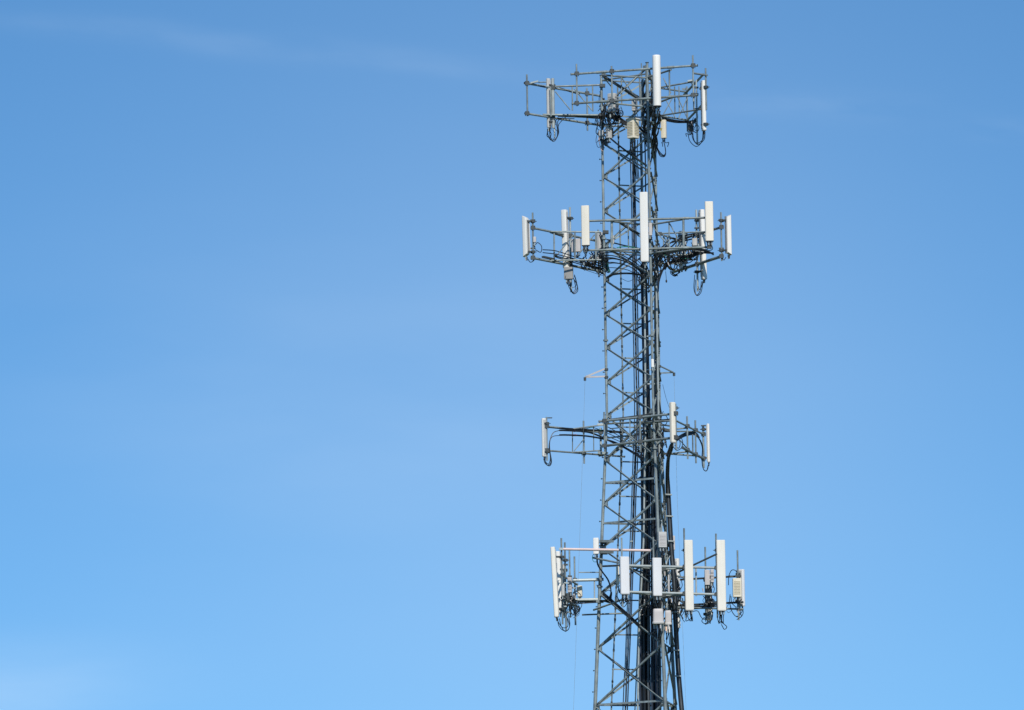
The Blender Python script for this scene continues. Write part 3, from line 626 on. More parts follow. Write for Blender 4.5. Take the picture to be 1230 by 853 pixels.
cable(cb2, [(692, 321, 1), (708, 326, 1), (720, 330, 1), (726, 331.5, .8)], 0.008, 'black', 'cable')
cable(cb2, [(729, 333, .1), (736, 330, -.2), (748, 328.5, -.6), (762, 329, -.9), (776, 332, -.9)], 0.034, 'black', 'cable')
for i in range(9):
    o = random.uniform(-2, 2)
    cable(cb2, [(724, 298 + i * 3, .0), (738, 300 + i * 2.5 + o, -.4), (756, 309 + i * 1.8 + o, -.7), (768, 317 + i * 2 + o, -.6), (777, 326 + i * 3, -.2)], random.choice((.013, .018, .024)), 'black', 'cable')
for i in range(8): cable(cb2, [(720 + i * 1.5, 282 + i * 2, .4), (723 + i, 294 + random.uniform(-3, 3), .3), (719 + i * 1.6, 306, .3), (725 + i * .8, 318 + i, .3)], .018, 'black', 'cable')
cable(cb2, [(741, 297.5, -1.9), (752, 296.3, -1.8), (767, 298, -1.6)], .016, 'green', 'cable'); cable(cb2, [(729.5, 316, .1), (730.5, 322, .1), (732.5, 327, .05)], .035, 'green', 'cable'); cable(cb2, [(738, 292, -1.9), (750, 295, -1.6), (765, 298, -1.3)], .024, 'black', 'cable')
cable(cb2, [(746, 334.5, .5), (755, 338, .5), (763, 334, .5)], .008, 'black', 'cable')
cb3 = thing('cable_bundle', 'thick black cables curving out from the tower to the right second-tier frame', 'cables', at(805, 318, .8))
for i in range(5):
    cable(cb3, [(787 + i * .8, 350, .3), (789 + i * .6, 338, .5), (793 + i * .5, 328.5 - i * .4, .8), (799, 321.5 - i * .6, 1.2), (806, 316.5 - i * .5, 1.6), (816, 313.8 - i, 1.6), (828, 310 - i * 1.2, 1.2), (840, 305 - i * .8, .6)], .034, 'black', 'cable')
for i in range(3):
    cable(cb3, [(781 + i, 332, -.3), (783 + i, 318 - i, -.2), (788, 308 - i * 2, .2), (798, 300.5 - i * 3, .8), (807, 296 - i * 5, 1.2), (818, 285.5 + i * 2, 1.4), (830, 281.5 + i * 3, 1.1), (844, 280 + i * 2, .4)], .026, 'black', 'cable')
for i in range(3): cable(cb3, [(782, 302 + i * 1.5, -.9), (800, 303 + i * 1.2, -.8), (815, 300 + i, -.5), (832, 298 + i, .1), (848, 300 + i, -.3)], .022, 'black', 'cable')
for i in range(2): cable(cb3, [(842, 303.5 + i * 2, .0), (850, 304 - i * 2, -.3), (857, 304 + i * 2, -.5)], .03, 'black', 'cable')
for i in range(5): cable(cb3, [(805 + i, 325 + i, 1.6), (806 + i * 2, 329 + i * .6, 1.6), (811, 332 - i * .5, 1.7), (815 + i * .5, 327, 1.7), (813, 322, 1.7)], .013, 'black', 'cable')
for i in range(9): cable(cb3, [(790 + i * 2, 302 + random.uniform(-2, 8), .9), (799 + i * 2, 309 + random.uniform(-3, 3), 1.1), (810 + i * 2, 313 + random.uniform(-4, 4), 1.2), (822 + i * 2, 311 + random.uniform(-4, 5), 1.1)], .015, 'green' if i == 4 else 'black', 'cable')
hw = thing('hanging_cable', 'thin loose cable with a small dark weight hanging below the right second-tier frame', 'cable', at(800.5, 340, 1.2))
cable(hw, [(799.5, 326, 1.2), (800, 331, 1.2), (800.4, 336.5, 1.2)], 0.009, 'black', 'cord'); mb = MB(); a = at(800.4, 336, 1.2); mb.tube([a, a - Z * .03, a - Z * .08, a - Z * .11], [.012, .032, .03, .012], 8); mb.obj('weight', 'rubber', hw)

# ================================================================== outriggers and their wires
def outrigger(label, legk, yU, yL, tip, m, wl_, wlab):
    o = thing('outrigger_bracket', label, 'bracket', at(tip[0], tip[1], tip[2]), 'wire outriggers')
    cU, cL = leg(legk, zpx(yU, .2)), leg(legk, zpx(yL, .2)); t = at(*tip); out = (t - cL); out.z = 0; out.normalize()
    for c in (cU, cL): 
        mm = MB(); mm.angle(c + out * .04, t, .055, .010, Z, out.cross(Z)); mm.obj('arm', m, o)
        cm = MB(); cm.tube([c - Z * .04, c + Z * .04], .075, 10); cm.obj('clamp', 'steel_dark', o)
    mm = MB(); mm.tube([t + Z * .02, t - Z * .10], .045, 8); mm.obj('pulley', 'steel_dark', o)
    w = thing('wire', wlab, 'wire', t - Z * .1, 'thin wires beside the tower'); mm = MB(); pts = [t - Z * .1] + [at(*p) for p in wl_]; e = pts[-1] + (pts[-1] - pts[-2]) * 1.0; 
    d = (pts[-1] - pts[-2]).normalized(); e = pts[-1] + d * ((pts[-1].z - .1) / -d.z); mm.tube(pts + [e], 0.0042, 5); mm.obj('strand', 'steel', w)
outrigger('pale triangular outrigger bracket on the left leg above the third tier', 'L', 443.5, 452.8, (702.6, 454, -.2), 'lilac', [(698, 600, -.2), (689, 850, -.3)], 'thin wire dropping from the left outrigger bracket past the left antennas')
outrigger('grey triangular outrigger bracket on the right leg above the third tier', 'R', 437.5, 446.5, (809.6, 448.3, 1.6), 'steel', [(813.5, 600, 1.6), (824, 850, 1.6)], 'thin wire dropping from the right outrigger bracket past the right antennas')
radio('small white junction box on the front tower leg between the second and third tiers', 782, 785.6, 431.5, 441.5, -1.2, 275, t=0.09, m='white', louvre=0, name='equipment_box', ncon=1, drop=0)

# ================================================================== third tier
f3 = Mount('two-pipe antenna frame across the front left face in the third tier', TIER[2], (766, 530, -1.2))
f3.rail((720, 506.4, -.3), (808, 497.2, -2.5), 0.042); f3.rail((724.5, 535.8, -.3), (808, 526.0, -2.5), 0.046)
f3.post(726, 495, 541); f3.post(769, 490, 543, r=.034); f3.post(811.8, 485, 540, r=.034)
f3.arm((731, 508, -.3), (727.5, 506, .16)); f3.arm((786, 500, -1.9), (784, 506, -1.12)); f3.arm((786, 529, -1.9), (784, 533, -1.15)); f3.arm((731, 536, -.3), (728.5, 534, .16))
f3.brace((736.4, 507.5, -.5), (764, 529.8, -1.4), 0.026); f3.brace((757.5, 505.5, -1.1), (765, 513, -1.4), 0.020); f3.brace((756.6, 503.5, -1.2), (756.8, 531, -1.2), 0.020); f3.brace((757, 526, -1), (772, 514, -1.4), .02)
f3.rail((730, 509, -.1), (806, 505.5, -1.9), 0.034, 'steel', 'brace'); f3.rail((730, 526, -.1), (764, 522.5, -.9), 0.03, 'steel', 'brace'); f3.rail((770, 507, -1.3), (808, 512, .6), 0.032, 'steel', 'brace'); f3.rail((752, 536, -.2), (790, 533.5, -.2), 0.03, 'steel', 'brace')
f3.rail((724, 505, -.2), (784, 497, -1.6), 0.024, 'steel_dark', 'brace')
l3 = Mount('antenna frame of the third tier reaching out to the left', TIER[2], (701, 545, 0))
l3.rail((655.5, 512, -1.0), (722, 519.5, .7), 0.032); l3.rail((656.5, 541.2, -1.0), (750, 548.6, 1.2), 0.032)
l3.arm((686, 515.5, -.3), (725, 510.3, .16), 0.026); l3.arm((686, 543.5, -.3), (722, 541.2, .16), 0.026)
l3.post(656.8, 501, 553.5); l3.post(701.3, 505.5, 557); l3.post(721.6, 514, 546, r=.04, m='steel_light')
l3.brace((687.6, 516, -.25), (687.7, 542.5, -.25), 0.018); l3.brace((713, 512, .1), (713.2, 541, .1), 0.018); l3.brace((689.5, 541.8, -.2), (701, 528, .1), 0.016)
l3.plate((717.6, 510.3, .1), (726, 510, .1), 0.07, 'steel_light', 'leg_clamp'); l3.plate((718, 544, .1), (726.5, 544.5, .1), 0.08, 'steel', 'leg_clamp')
l3.plate((658, 502, -1.05), (663, 502, -1.0), .03, 'steel_dark'); l3.post(745.8, 505, 563, d=.9, on=(), r=.036); l3.plate((733, 519.5, .3), (750, 519, .8), .05, 'steel_dark'); l3.plate((733, 515, .3), (743, 514, .6), .03, 'steel_dark')
r3 = Mount('antenna frame of the third tier reaching back on the right', TIER[2], (825, 540, 1.2))
r3.rail((808, 503.4, -1.4), (845, 521.8, 2.85), 0.036); r3.rail((820, 537.8, -.2), (845.5, 551.2, 2.85), 0.050)
r3.arm((798, 516.5, .95), (826, 514, 1.0), .03); r3.arm((798, 518.2, .95), (834, 518.3, 1.6), .03); r3.arm((804.5, 545.2, .8), (826, 542.5, .5), .03); r3.arm((804.5, 545.4, .8), (835, 547.4, 1.6), .03)
r3.post(825.7, 500, 551.5); r3.post(835.6, 505, 556.5); r3.post(845, 511, 562, r=.036)
r3.brace((832, 522, 1.2), (832.3, 546, 1.4), .026); r3.brace((817, 529, .2), (829, 543, 1.0), .02); r3.plate((842, 511.5, 2.7), (848, 511.3, 2.7), .04, 'steel_dark'); r3.plate((795, 515, .95), (804, 517.5, .95), .08, 'steel_dark', 'leg_clamp'); r3.plate((797, 545, 1.0), (805, 545.3, .9), .06, 'steel_dark', 'leg_clamp')
antenna('slim white antenna on the left frame of the third tier', 653.4, 502.4, 548.5, -1.05, 126, w=0.16, t=0.11, post=(656.8, -1.05), ncon=1, m='white',
        loops=[[(653, 551, -1), (654.5, 556, -1), (658, 559, -1), (661.5, 556, -1), (661, 546, -1), (660, 536, -1)], [(654, 551, -1), (656.5, 558, -1), (660.5, 559.5, -1), (662.5, 554, -1), (660.5, 541, -1), (660.5, 530, -1), (664.5, 520, -.9), (672, 517, -.8)], [(655.5, 548, -1), (655, 554, -1), (659, 557.5, -1), (661, 550, -1), (659.5, 535, -1), (663, 525, -.9), (673, 523, -.8)]])
antenna('white panel antenna on the right end of the front third-tier frame', 808, 483.2, 531.8, -2.66, 215, w=0.17, t=0.19, post=(811.8, -2.6), ncon=2, m='cream',
        loops=[[(809, 537, -2.6), (813, 541, -2.5), (818.5, 538, -2.3), (820, 531, -2.0), (818, 525, -1.6)], [(810.5, 535, -2.6), (815, 538.5, -2.5), (817, 533, -2.3), (815.5, 527, -2)]])
antenna('slim white antenna at the right end of the third tier', 851, 509, 555.5, 2.75, 346, w=0.15, t=0.095, post=(845, 2.78), ncon=1, m='white',
        loops=[[(851, 558, 2.75), (850, 563.5, 2.75), (847.5, 566, 2.75), (844, 561, 2.7), (843, 550, 2.6), (843.5, 538, 2.5), (840, 528, 2.2), (836, 523.5, 1.8)], [(850.5, 559, 2.75), (849, 565, 2.75), (845.5, 564.5, 2.75), (843.5, 556, 2.7), (844.5, 540, 2.5), (842, 530, 2.3), (838, 525, 2)]])
c3 = thing('cable_bundle', 'black cables with red tape along the left frame of the third tier', 'cables', at(700, 520, 0))
cable(c3, [(672, 517, -.75), (680, 517.2, -.6), (704, 518.8, -.1), (718, 523, .2), (736, 531.5, .2), (752, 539, 0), (774, 553, -.3)], .03, 'black', 'cable'); cable(c3, [(672, 522.6, -.75), (682, 522.6, -.6), (704, 523.8, -.1), (724, 527.2, .2), (740, 532, .2), (755, 540, 0), (772, 550, -.3)], .03, 'black', 'cable')
cable(c3, [(656, 512.6, -.95), (676, 514.6, -.5), (704, 516.5, 0), (726, 517.5, .3), (750, 519.5, .6)], .036, 'black', 'cable'); cable(c3, [(704, 515, 0), (712, 513.5, .1), (722, 517, .2)], .012, 'green', 'cable')
for p in ((690, 517.8, -.35), (689, 522.9, -.4), (691.5, 522.9, -.35)): bands(c3, [p], 'red', .034)
for i in range(5): cable(c3, [(726, 511 + i * 4, .25), (736 + i, 516 + i * 4, .3), (748, 523 + i * 3, .3), (760, 530 + i * 2, .2), (769, 540 + i * 3, .1), (775, 556 + i * 4, .1)], .013, 'black', 'cable')
c4 = thing('cable_bundle', 'black cables arching from the tower to the right third-tier frame', 'cables', at(820, 525, .8))
for i in range(3): cable(c4, [(800 + i, 548, .2), (805, 537 - i, .3), (813, 529.5 - i * 1.6, .6), (822, 524 - i * 1.6, 1.0), (831, 522 - i * 1.5, 1.5), (837, 523 - i, 1.9), (840, 526, 2.2)], .026, 'black', 'cable')
for i in range(3): cable(c4, [(807 + i, 533, -2.4), (806 + i * .6, 541, -1.9), (803 + i * .6, 549, -.8), (801.5 + i, 560, .3), (801 + i, 580, .8)], .026, 'black', 'cable')
for i in range(16):
    x = random.uniform(772, 792); y = random.uniform(498, 520)
    cable(c4, [(x, y, -.5), (x + random.uniform(-5, 5), y + 10, -.4), (780 + random.uniform(-8, 10), y + 25, -.3), (782 + random.uniform(-8, 8), y + 45, -.1)], random.choice((.02, .026, .034)), random.choice(('black', 'black', 'steel')), 'cable')
for i in range(4): cable(c4, [(781 + i, 505 + i, -.9), (790, 504.5 + i, -1.2), (799, 504 + i * .8, -1.5), (807, 503 + i, -1.9)], .018, 'black', 'cable')
cable(c4, [(796, 462, .9), (800, 478, .2), (804, 490, -1.2)], .007, 'black', 'cable')

# ================================================================== lowest tier
f4 = Mount('long two-rail antenna frame of the lowest tier, facing the camera', TIER[3], (790, 712, -1.9))
f4.rail((744, 679.2, -2.35), (864, 682.3, -.95), 0.046, 'steel_light'); f4.rail((744, 710.8, -2.35), (864, 714.2, -.95), 0.046, 'steel_light')
f4.post(747.3, 646, 729); f4.post(785.3, 645, 724); f4.post(822.6, 634.5, 742, off=-.05); f4.post(860.9, 641, 742, off=-.05)
f4.arm((760, 681, -2.1), (794, 684, -1.42)); f4.arm((826, 682.5, -1.4), (797, 684, -1.42)); f4.arm((760, 712.5, -2.1), (795, 715.5, -1.48)); f4.arm((826, 715, -1.4), (798, 715.5, -1.48))
f4.rail((673.5, 659.6, -1.75), (781.5, 661.4, -2.2), 0.046, 'pink', 'tie_bar'); f4.plate((671.5, 659.5, -1.75), (676.5, 659.6, -1.75), .07, 'steel_light', 'tie_clamp')
f4.brace((761, 684, -2), (784, 693, -1.5), .03, 'steel_dark'); f4.brace((803, 683, -1.4), (803.4, 711, -1.4), .032, 'lilac')
for y in (684, 715.5): f4.plate((792, y, -1.4), (800, y, -1.4), .11, 'steel_dark', 'leg_clamp')
f4.rail((814.5, 687.5, -.6), (861, 665.5, -1.3), .034, 'steel_dark', 'brace'); f4.rail((836, 683, -1.0), (836.4, 716, -1.0), .028, 'steel_light', 'brace')
f4.rail((757, 650.6, -.4), (760, 650.4, -.4), .03, 'steel', 'brace')
l4 = Mount('short white-armed antenna mount on the left leg in the lowest tier', TIER[3], (700, 720, .1))
l4.rail((674, 690.2, -1.75), (693, 702, 1.9), .040, 'steel_light'); l4.rail((675, 718, -1.75), (694, 729, 1.9), .040, 'steel_light')
l4.arm((688.4, 697.2, .1), (719, 696.4, .2), .055, 'steel_light'); l4.arm((688.4, 720.6, .1), (718, 720.2, .2), .055, 'steel_light'); l4.brace((714, 697, .2), (714.2, 720, .2), .026, 'steel_light')
l4.arm((695.3, 687.6, .2), (720, 687.5, .25), .02); l4.brace((699, 738.6, .3), (748.5, 736.8, .3), .03); l4.rail((712.3, 670, -.1), (744, 676.3, -1.4), .034, 'steel', 'brace'); l4.rail((713, 732.8, .1), (748, 720.2, -1.2), .034, 'steel', 'brace')
l4.rail((724.5, 680.2, -.2), (745, 679.3, -1.2), .036, 'steel_dark', 'brace')
l4.post(675, 646.5, 750, d=-1.72, on=()); l4.post(679.2, 651.5, 757, d=-.55, on=()); l4.post(684.6, 661.5, 742, d=.6, on=()); l4.post(690.6, 668.5, 751, d=1.75, on=())
for y in (694, 720.5): l4.plate((716, y + 2, .2), (725, y + 2, .2), .09, 'steel', 'leg_clamp')
for x, y, d in ((675, 684, -1.7), (676, 691, -1.7), (679.5, 678, -.55), (679.5, 717, -.55), (684.5, 692, .6), (690.5, 695, 1.7), (675.5, 733, -1.7), (680, 724, -.5), (685, 720, .6)): l4.plate((x - 2.6, y, d), (x + 2.6, y + .4, d), .05, 'steel_dark')
for y, w_ in ((650, 1), (663.3, 1)): l4.plate((721.5, y, -.05), (735.5, y + .2, -.4), .075 , 'steel', 'leg_clamp')
for y in (652.5, 665): l4.plate((722, y, .1), (729, y, 0), .06, 'steel_dark', 'leg_clamp')
r4 = Mount('antenna frame of the lowest tier reaching back on the right', TIER[3], (830, 730, 1.8))
r4.rail((813, 696.6, 2.5), (889, 692, .55), .036, 'steel_dark'); r4.rail((804, 727.8, 2.6), (892, 723.4, .5), .038, 'steel_dark')
r4.arm((805, 690, 1.3), (829, 695.5, 2.0), .034); r4.arm((808, 729.5, 1.4), (893, 731.8, .5), .034); r4.arm((806, 715, 1.3), (826, 727, 2.0), .034)
r4.post(847.8, 657, 744, on=()  , d=1.55); r4.post(886.6, 661, 745, on=(), d=.5); r4.post(813, 676, 756, on=(), d=2.45)
for x, y, d in ((886, 692, .5), (887, 724, .5), (888, 732.5, .5), (847.5, 695, 1.5), (848, 726, 1.5), (862, 728, 1), (856, 694, 1.3), (878, 692.5, .7), (838, 728, 1.6)): r4.plate((x - 3, y, d), (x + 3, y, d), .055, 'steel_dark')
for y in (690, 716, 729): r4.plate((800, y, 1.2), (808, y, 1.3), .09, 'steel_dark', 'leg_clamp')

cp = 'white'
def drops(px, y, d, n=3, dy=14, sx=3, tx=0):
    L_ = []
    for i in range(n):
        x = px + (i - (n - 1) / 2) * sx
        L_.append([(x, y + 2, d), (x + random.uniform(-1, 1), y + dy * .5, d + .05), (x + tx * .5 + random.uniform(-2, 2), y + dy, d + .15), (px + tx + random.uniform(-1, 2), y + dy * .6, d + .3), (px + tx, y - 2, d + .35)])
    return L_
antenna('cool white panel antenna at the left end of the lowest front frame', 750.3, 668.6, 714, -2.55, 286, w=0.33, t=0.14, m='cool', post=(747.3, -2.4), ncon=4, loops=drops(750, 716, -2.5, 3, 9, 3, 2) + [[(752, 716, -2.5), (753, 724, -2.4), (748, 729, -2), (741, 716, -1.5)]])
antenna('cool white panel antenna in front of the black cable run in the lowest tier', 789.3, 670, 716, -2.05, 286, w=0.33, t=0.14, m='cool', post=(785.3, -1.9), ncon=4, loops=drops(790, 718, -2, 4, 12, 2.4, 3))
antenna('tall white panel antenna just right of the tower in the lowest tier', 827.5, 648.6, 733.4, -1.6, 280, w=0.305, t=0.14, m='ivory', post=(823, -1.45), ncon=4, loops=drops(828, 735, -1.55, 4, 11, 2.2, 2) + [[(831, 735, -1.5), (838, 734, -1.2), (842, 741, -1.0), (846, 744, -.6), (852, 741, .2)]])
antenna('tall white panel antenna farther right on the lowest front frame', 866.2, 648.6, 733.8, -1.12, 280, w=0.315, t=0.14, m='ivory', post=(861.2, -1.0), ncon=4, loops=drops(866, 736, -1.1, 4, 13, 2.2, -1) + [[(866, 744, -1.1), (869, 749, -1.1), (873, 753, -1.1), (870, 756, -1.1), (866.5, 750, -1.1)]])
antenna('long white antenna at the far left of the lowest tier, leaning outward', 668, 657, 741.5, -1.9, 176, w=0.30, t=0.16, m='ivory', tilt=2.3, post=(675, -1.75), ncon=3, capm='grey',
        loops=[[(670, 743, -1.9), (671, 751, -1.8), (676, 757, -1.7), (682, 757, -1.6), (684.5, 750, -1.4), (683, 740, -1.2)], [(672, 743, -1.9), (674, 752, -1.8), (679, 758.5, -1.7), (684, 753, -1.5), (682, 743, -1.3)], [(669.5, 743, -1.9), (671, 748, -1.8), (676, 754, -1.7), (682, 752, -1.6), (681, 741, -1.4)]])
antenna('white antenna just behind the leaning one at the far left of the lowest tier', 672.6, 662.3, 736.5, -.7, 178, w=0.28, t=0.15, m='white', tilt=1.6, post=(679.2, -.58), ncon=2)
antenna('white antenna seen behind the black cables right of the tower in the lowest tier', 813, 671, 754.5, 2.3, 52, w=0.22, t=0.14, m='white', post=(813, 2.45), ncon=2)
antenna('pale grey antenna behind the beige box at the far right of the lowest tier', 889.8, 684, 728.5, .75, 52, w=0.30, t=0.14, m='cool', post=(886.6, .55), ncon=2,
        loops=[[(888, 694, .6), (884, 686, .5), (879, 685, .5), (875.5, 692, .5), (875, 703, .5)], [(877, 714, .5), (876.5, 724, .5), (879.5, 735, .5), (885, 741, .5), (889, 738, .6), (890, 731, .7)], [(878, 716, .5), (879, 724, .5), (884, 729.5, .5)], [(892, 730, .7), (892.5, 737, .7), (889, 742, .6), (885, 740, .5)]])
antenna('white antenna behind the pinkish grey radio unit right of the lowest tier', 851, 690, 745, 1.85, 52, w=0.28, t=0.13, m='white', post=(847.8, 1.6), ncon=2,
        loops=[[(848, 747, 1.8), (846, 742, 1.6), (843, 746, 1.4), (847, 749, 1.3), (854, 744, 1.4), (856.5, 735, 1.4)], [(850, 747, 1.8), (847, 750, 1.6), (853, 747, 1.4), (856, 740, 1.3), (855, 733, 1.3)]])
radio('beige louvred equipment box at the far right of the lowest tier', 880, 890.6, 694.8, 717.6, .2, 272, t=0.2, m='beige', louvre=9, name='equipment_box', ncon=3, drop=4, bracket=(886.6, 706, .5))
radio('pinkish grey radio unit on the thin pole between the two tall right antennas', 846.2, 852.6, 684.6, 703.2, 1.3, 272, t=0.16, m='lilac', louvre=0, ncon=3, drop=10, bracket=(847.8, 694, 1.55))
radio('smaller pinkish grey radio unit beside the one between the two tall right antennas', 853.2, 857.6, 684, 700, 1.25, 272, t=0.14, m='lilac', louvre=3, ncon=2, drop=10, bracket=(847.8, 692, 1.55))
radio('white louvred radio unit high on the front leg above the lowest tier', 790, 801, 639, 658, -1.75, 282, t=0.16, m='grey', louvre=8, ncon=4, drop=12, bracket=(795, 648, -1.3), slot='lilac')
radio('slim pinkish grey unit right of the tower above the lowest tier', 807.2, 810.9, 643.6, 661, .95, 272, t=0.10, m='lilac', louvre=0, ncon=1, drop=5, bracket=(803, 650, 1.1))
radio('slim white radio unit on the left leg at the pinkish tie bar', 712.4, 719.6, 646.2, 665.8, -.3, 262, t=0.14, m='white', louvre=0, ncon=2, drop=5, bracket=(724, 655, .1))
radio('narrow beige unit left of the front cool white antenna in the lowest tier', 740.2, 744, 680, 702, -1.6, 272, t=0.1, m='beige', louvre=0, ncon=1, drop=12, bracket=(747, 690, -2.2))
radio('pinkish white radio unit among the left poles of the lowest tier', 681.4, 687.4, 693.5, 712, -.6, 255, t=0.12, m='lilac', louvre=4, ncon=3, drop=7, bracket=(684.6, 702, .5))
radio('small beige amplifier beside the white arms left of the tower', 693.3, 699.8, 703.6, 717, .5, 258, t=0.14, m='beige', louvre=0, name='equipment_box', ncon=3, drop=8, bracket=(690.6, 710, 1.6))
def canister(label, px, y0, y1, d, w, flare):
    T, B = pole(px, y0, y1, d); o = thing('equipment_canister', label, 'canister', B, 'grey canisters'); H = (T - B).length; mb = MB()
    V = Y * -1; U = Z.cross(V)
    rg = lambda h, k: [B + U * (u * k) + V * (v * k) + Z * h for u, v in rrect(w / 2, w * .4, w * .2, 4)]
    mb.loft([rg(.07, flare), rg(.10, flare * .97), rg(H * .75, 1), rg(H - .03, .97), rg(H, .86)]); mb.obj('cover', 'lilac', o)
    mb = MB(); mb.loft([rg(.0, flare * 1.05), rg(.025, flare * 1.1), rg(.06, flare * 1.1), rg(.069, flare * 1.04)]); mb.obj('base_ring', 'grey', o)
    for i in range(5):
        c = B + X * (i - 2) * w * .2 + Y * random.uniform(-.1, .1); cc = MB(); cc.tube([c + Z * .01, c - Z * .16], .024, 8); cc.obj('connector', random.choice(('steel_light', 'lilac', 'rubber')), o)
        e = c - Z * random.uniform(.4, .7) + Y * .4 + X * random.uniform(-.15, .15); jm = MB(); jm.curve([c - Z * .15, c - Z * .28, (c + e) / 2 - Z * .05, e], .016, 6, 5); jm.obj('jumper_cable', 'black', o)
    bk = MB(); c = (T + B) / 2 + Y * (w * .4 + .05); bk.box(c, X, Y, Z, w * .25, .06, H * .3, .01); bk.obj('mounting_bracket', 'steel_dark', o)
canister('flared grey canister below the front leg antenna of the lowest tier', 790.6, 731.5, 749.5, -2.0, .36, 1.06)
canister('narrower grey canister right of the flared one under the lowest tier', 802.6, 733.5, 750.5, -1.5, .215, 1.02)
ob = thing('cable_bundle', 'bright orange-white connectors hanging under the narrower grey canister', 'cables', at(802, 760, -1.4))
for i in range(4): a = at(800 + i * 1.3, 750.5, -1.5); mb = MB(); mb.tube([a, a - Z * (.22 + .05 * (i % 2))], .026, 8); mb.obj('connector', 'orange' if i % 2 == 0 else 'white', ob)
c5 = thing('cable_bundle', 'black cables looping from the left poles to the left leg in the lowest tier', 'cables', at(705, 722, 0))
for i in range(7):
    o = random.uniform(-2, 2); cable(c5, [(677 + i * 2.4, 714 + o, -1.2 + i * .3), (684 + i, 720 + o, -.6), (694, 723 + o, .1), (708, 723 + o * .7, .2), (722, 722 + o * .5, .1), (731, 718 + i, -.1), (735, 711 + i * 2, -.2)], .016, 'black', 'cable')
for i in range(8):
    x = random.uniform(676, 696); y = random.uniform(716, 735); r_ = random.uniform(3, 6); d0 = random.uniform(-1.4, 1.2)
    cable(c5, [(x, y - r_, d0), (x + r_, y, d0), (x + random.uniform(-1, 2), y + r_ * 1.6, d0), (x - r_ * .7, y + r_, d0), (x - r_ * .5, y - r_ * .5, d0)], .012, 'black', 'cable')
for i in range(2): cable(c5, [(716.5 + i, 666, -.2), (717.5 + i, 678, -.2), (723 + i, 687, -.3), (730 + i, 697, -.4), (733.5 + i * .6, 709, -.4), (732, 717, -.3), (727, 722, 0)], .015, 'black', 'cable')
cable(c5, [(714, 664, -.2), (711.5, 669, -.2), (713, 674.5, -.2), (717, 675, -.2)], .01, 'green', 'cable')
for i in range(3): cable(c5, [(724, 711 + i * 1.5, -.2), (738, 723 + i * 1.5, -.6), (754, 737 + i * 1.7, -1.1), (768, 750 + i * 2, -1.0), (776, 757 + i * 2, -.6)], .019, 'black', 'cable')
cable(c5, [(744, 703, -1.6), (741.5, 713, -1.6), (743, 721, -1.5), (750, 717, -1.4)], .012, 'black', 'cable'); cable(c5, [(726, 712, .0), (731, 709, 0), (735, 713, 0), (732, 719, 0), (726, 717, 0)], .012, 'black', 'cable')
c6 = thing('cable_bundle', 'tangled black jumpers between the tower legs at the lowest tier', 'cables', at(795, 725, -.5))
for i in range(26):
    x = random.uniform(784, 808); y = random.uniform(656, 720); cable(c6, [(x, y, -.6), (x + random.uniform(-5, 5), y + 10, -.6 + random.uniform(-.4, .4)), (x + random.uniform(-5, 5), y + 22, -.5), (793 + random.uniform(-8, 8), y + 40, -.3)], random.choice((.014, .02, .026)), random.choice(('black', 'black', 'black', 'steel_light')), 'cable')
for i in range(9):
    x, y = random.uniform(784, 808), random.uniform(662, 735); a = at(x, y, -.9 + random.uniform(-.3, .3)); mb = MB(); mb.tube([a, a - Z * random.uniform(.1, .22)], random.uniform(.02, .035), 7); mb.obj('connector', random.choice(('steel_light', 'white', 'lilac')), c6)
c7 = thing('cable_bundle', 'black jumpers along the right rails of the lowest tier', 'cables', at(845, 728, 1.2))
for i in range(6): cable(c7, [(804, 724 + i, 1.6), (815, 727 + i * .7, 1.9), (828, 728.5 + i * .6, 1.7), (842, 728 + i * .6, 1.4), (858, 726.5 + i * .5, 1.1)], .018, 'black', 'cable')
for i in range(4): cable(c7, [(847 + i * 2, 704, 1.3), (847 + i * 2.6, 714, 1.2), (849 + i * 1.5, 724, 1.3), (854 + i, 720, 1.3), (858 + i, 729, 1.0)], .013, 'black', 'cable')
for i in range(5): cable(c7, [(808 + i * 2, 682 + i * 6, 2.2), (812 + i, 690 + i * 6, 2.1), (809 + i * 1.5, 702 + i * 5, 2.1), (812, 720 + i * 3, 2.2)], .018, 'black', 'cable')

# ------------------------------------------------------------------ more equipment in the crowded corners
antenna('grey antenna squeezed between the poles at the left of the lowest tier', 677.2, 678, 738, .1, 178, w=0.26, t=0.10, m='grey', post=(679.2, -.4), ncon=2)
radio('small dark filter box low between the left poles of the lowest tier', 678.6, 684.2, 712.5, 722, -.8, 258, t=0.12, m='steel_dark', louvre=0, ncon=2, drop=7, bracket=(679.2, 717, -.55))
radio('little grey box on the farthest left pole of the lowest tier', 687.8, 692.2, 711, 723, 1.4, 258, t=0.12, m='grey', louvre=0, ncon=2, drop=7, bracket=(690.6, 716, 1.75))
radio('small white box on the thin pole beside the recessed-back antenna of the second tier', 640.2, 644.2, 284.5, 291.5, -.72, 262, t=0.10, m='lilac', louvre=0, ncon=1, drop=4, bracket=(640.2, 288, -.66))
radio('dark coupling box below the right frame of the top tier', 826.4, 832.4, 150.2, 156.8, .3, 258, t=0.12, m='steel_dark', louvre=0, ncon=2, drop=6, bracket=(833.3, 152, .45))
radio('pale grey box low on the nearest pole at the left of the lowest tier', 674.6, 678.4, 703, 716, -1.95, 252, t=0.12, m='grey', louvre=0, ncon=2, drop=6, bracket=(675, 709, -1.72))
radio('pinkish grey box just under the pinkish white unit among the left poles', 684.2, 688.2, 715, 726.5, .35, 258, t=0.12, m='lilac', louvre=0, ncon=2, drop=7, bracket=(684.6, 720, .6))
for y, x, d in ((700, 680, -.8), (706, 689, 1.2), (728, 677, -1.6), (735, 682, -.4), (713, 695, 1.0)): l4.plate((x - 3, y, d), (x + 3.5, y + .6, d), .04, 'steel_light')
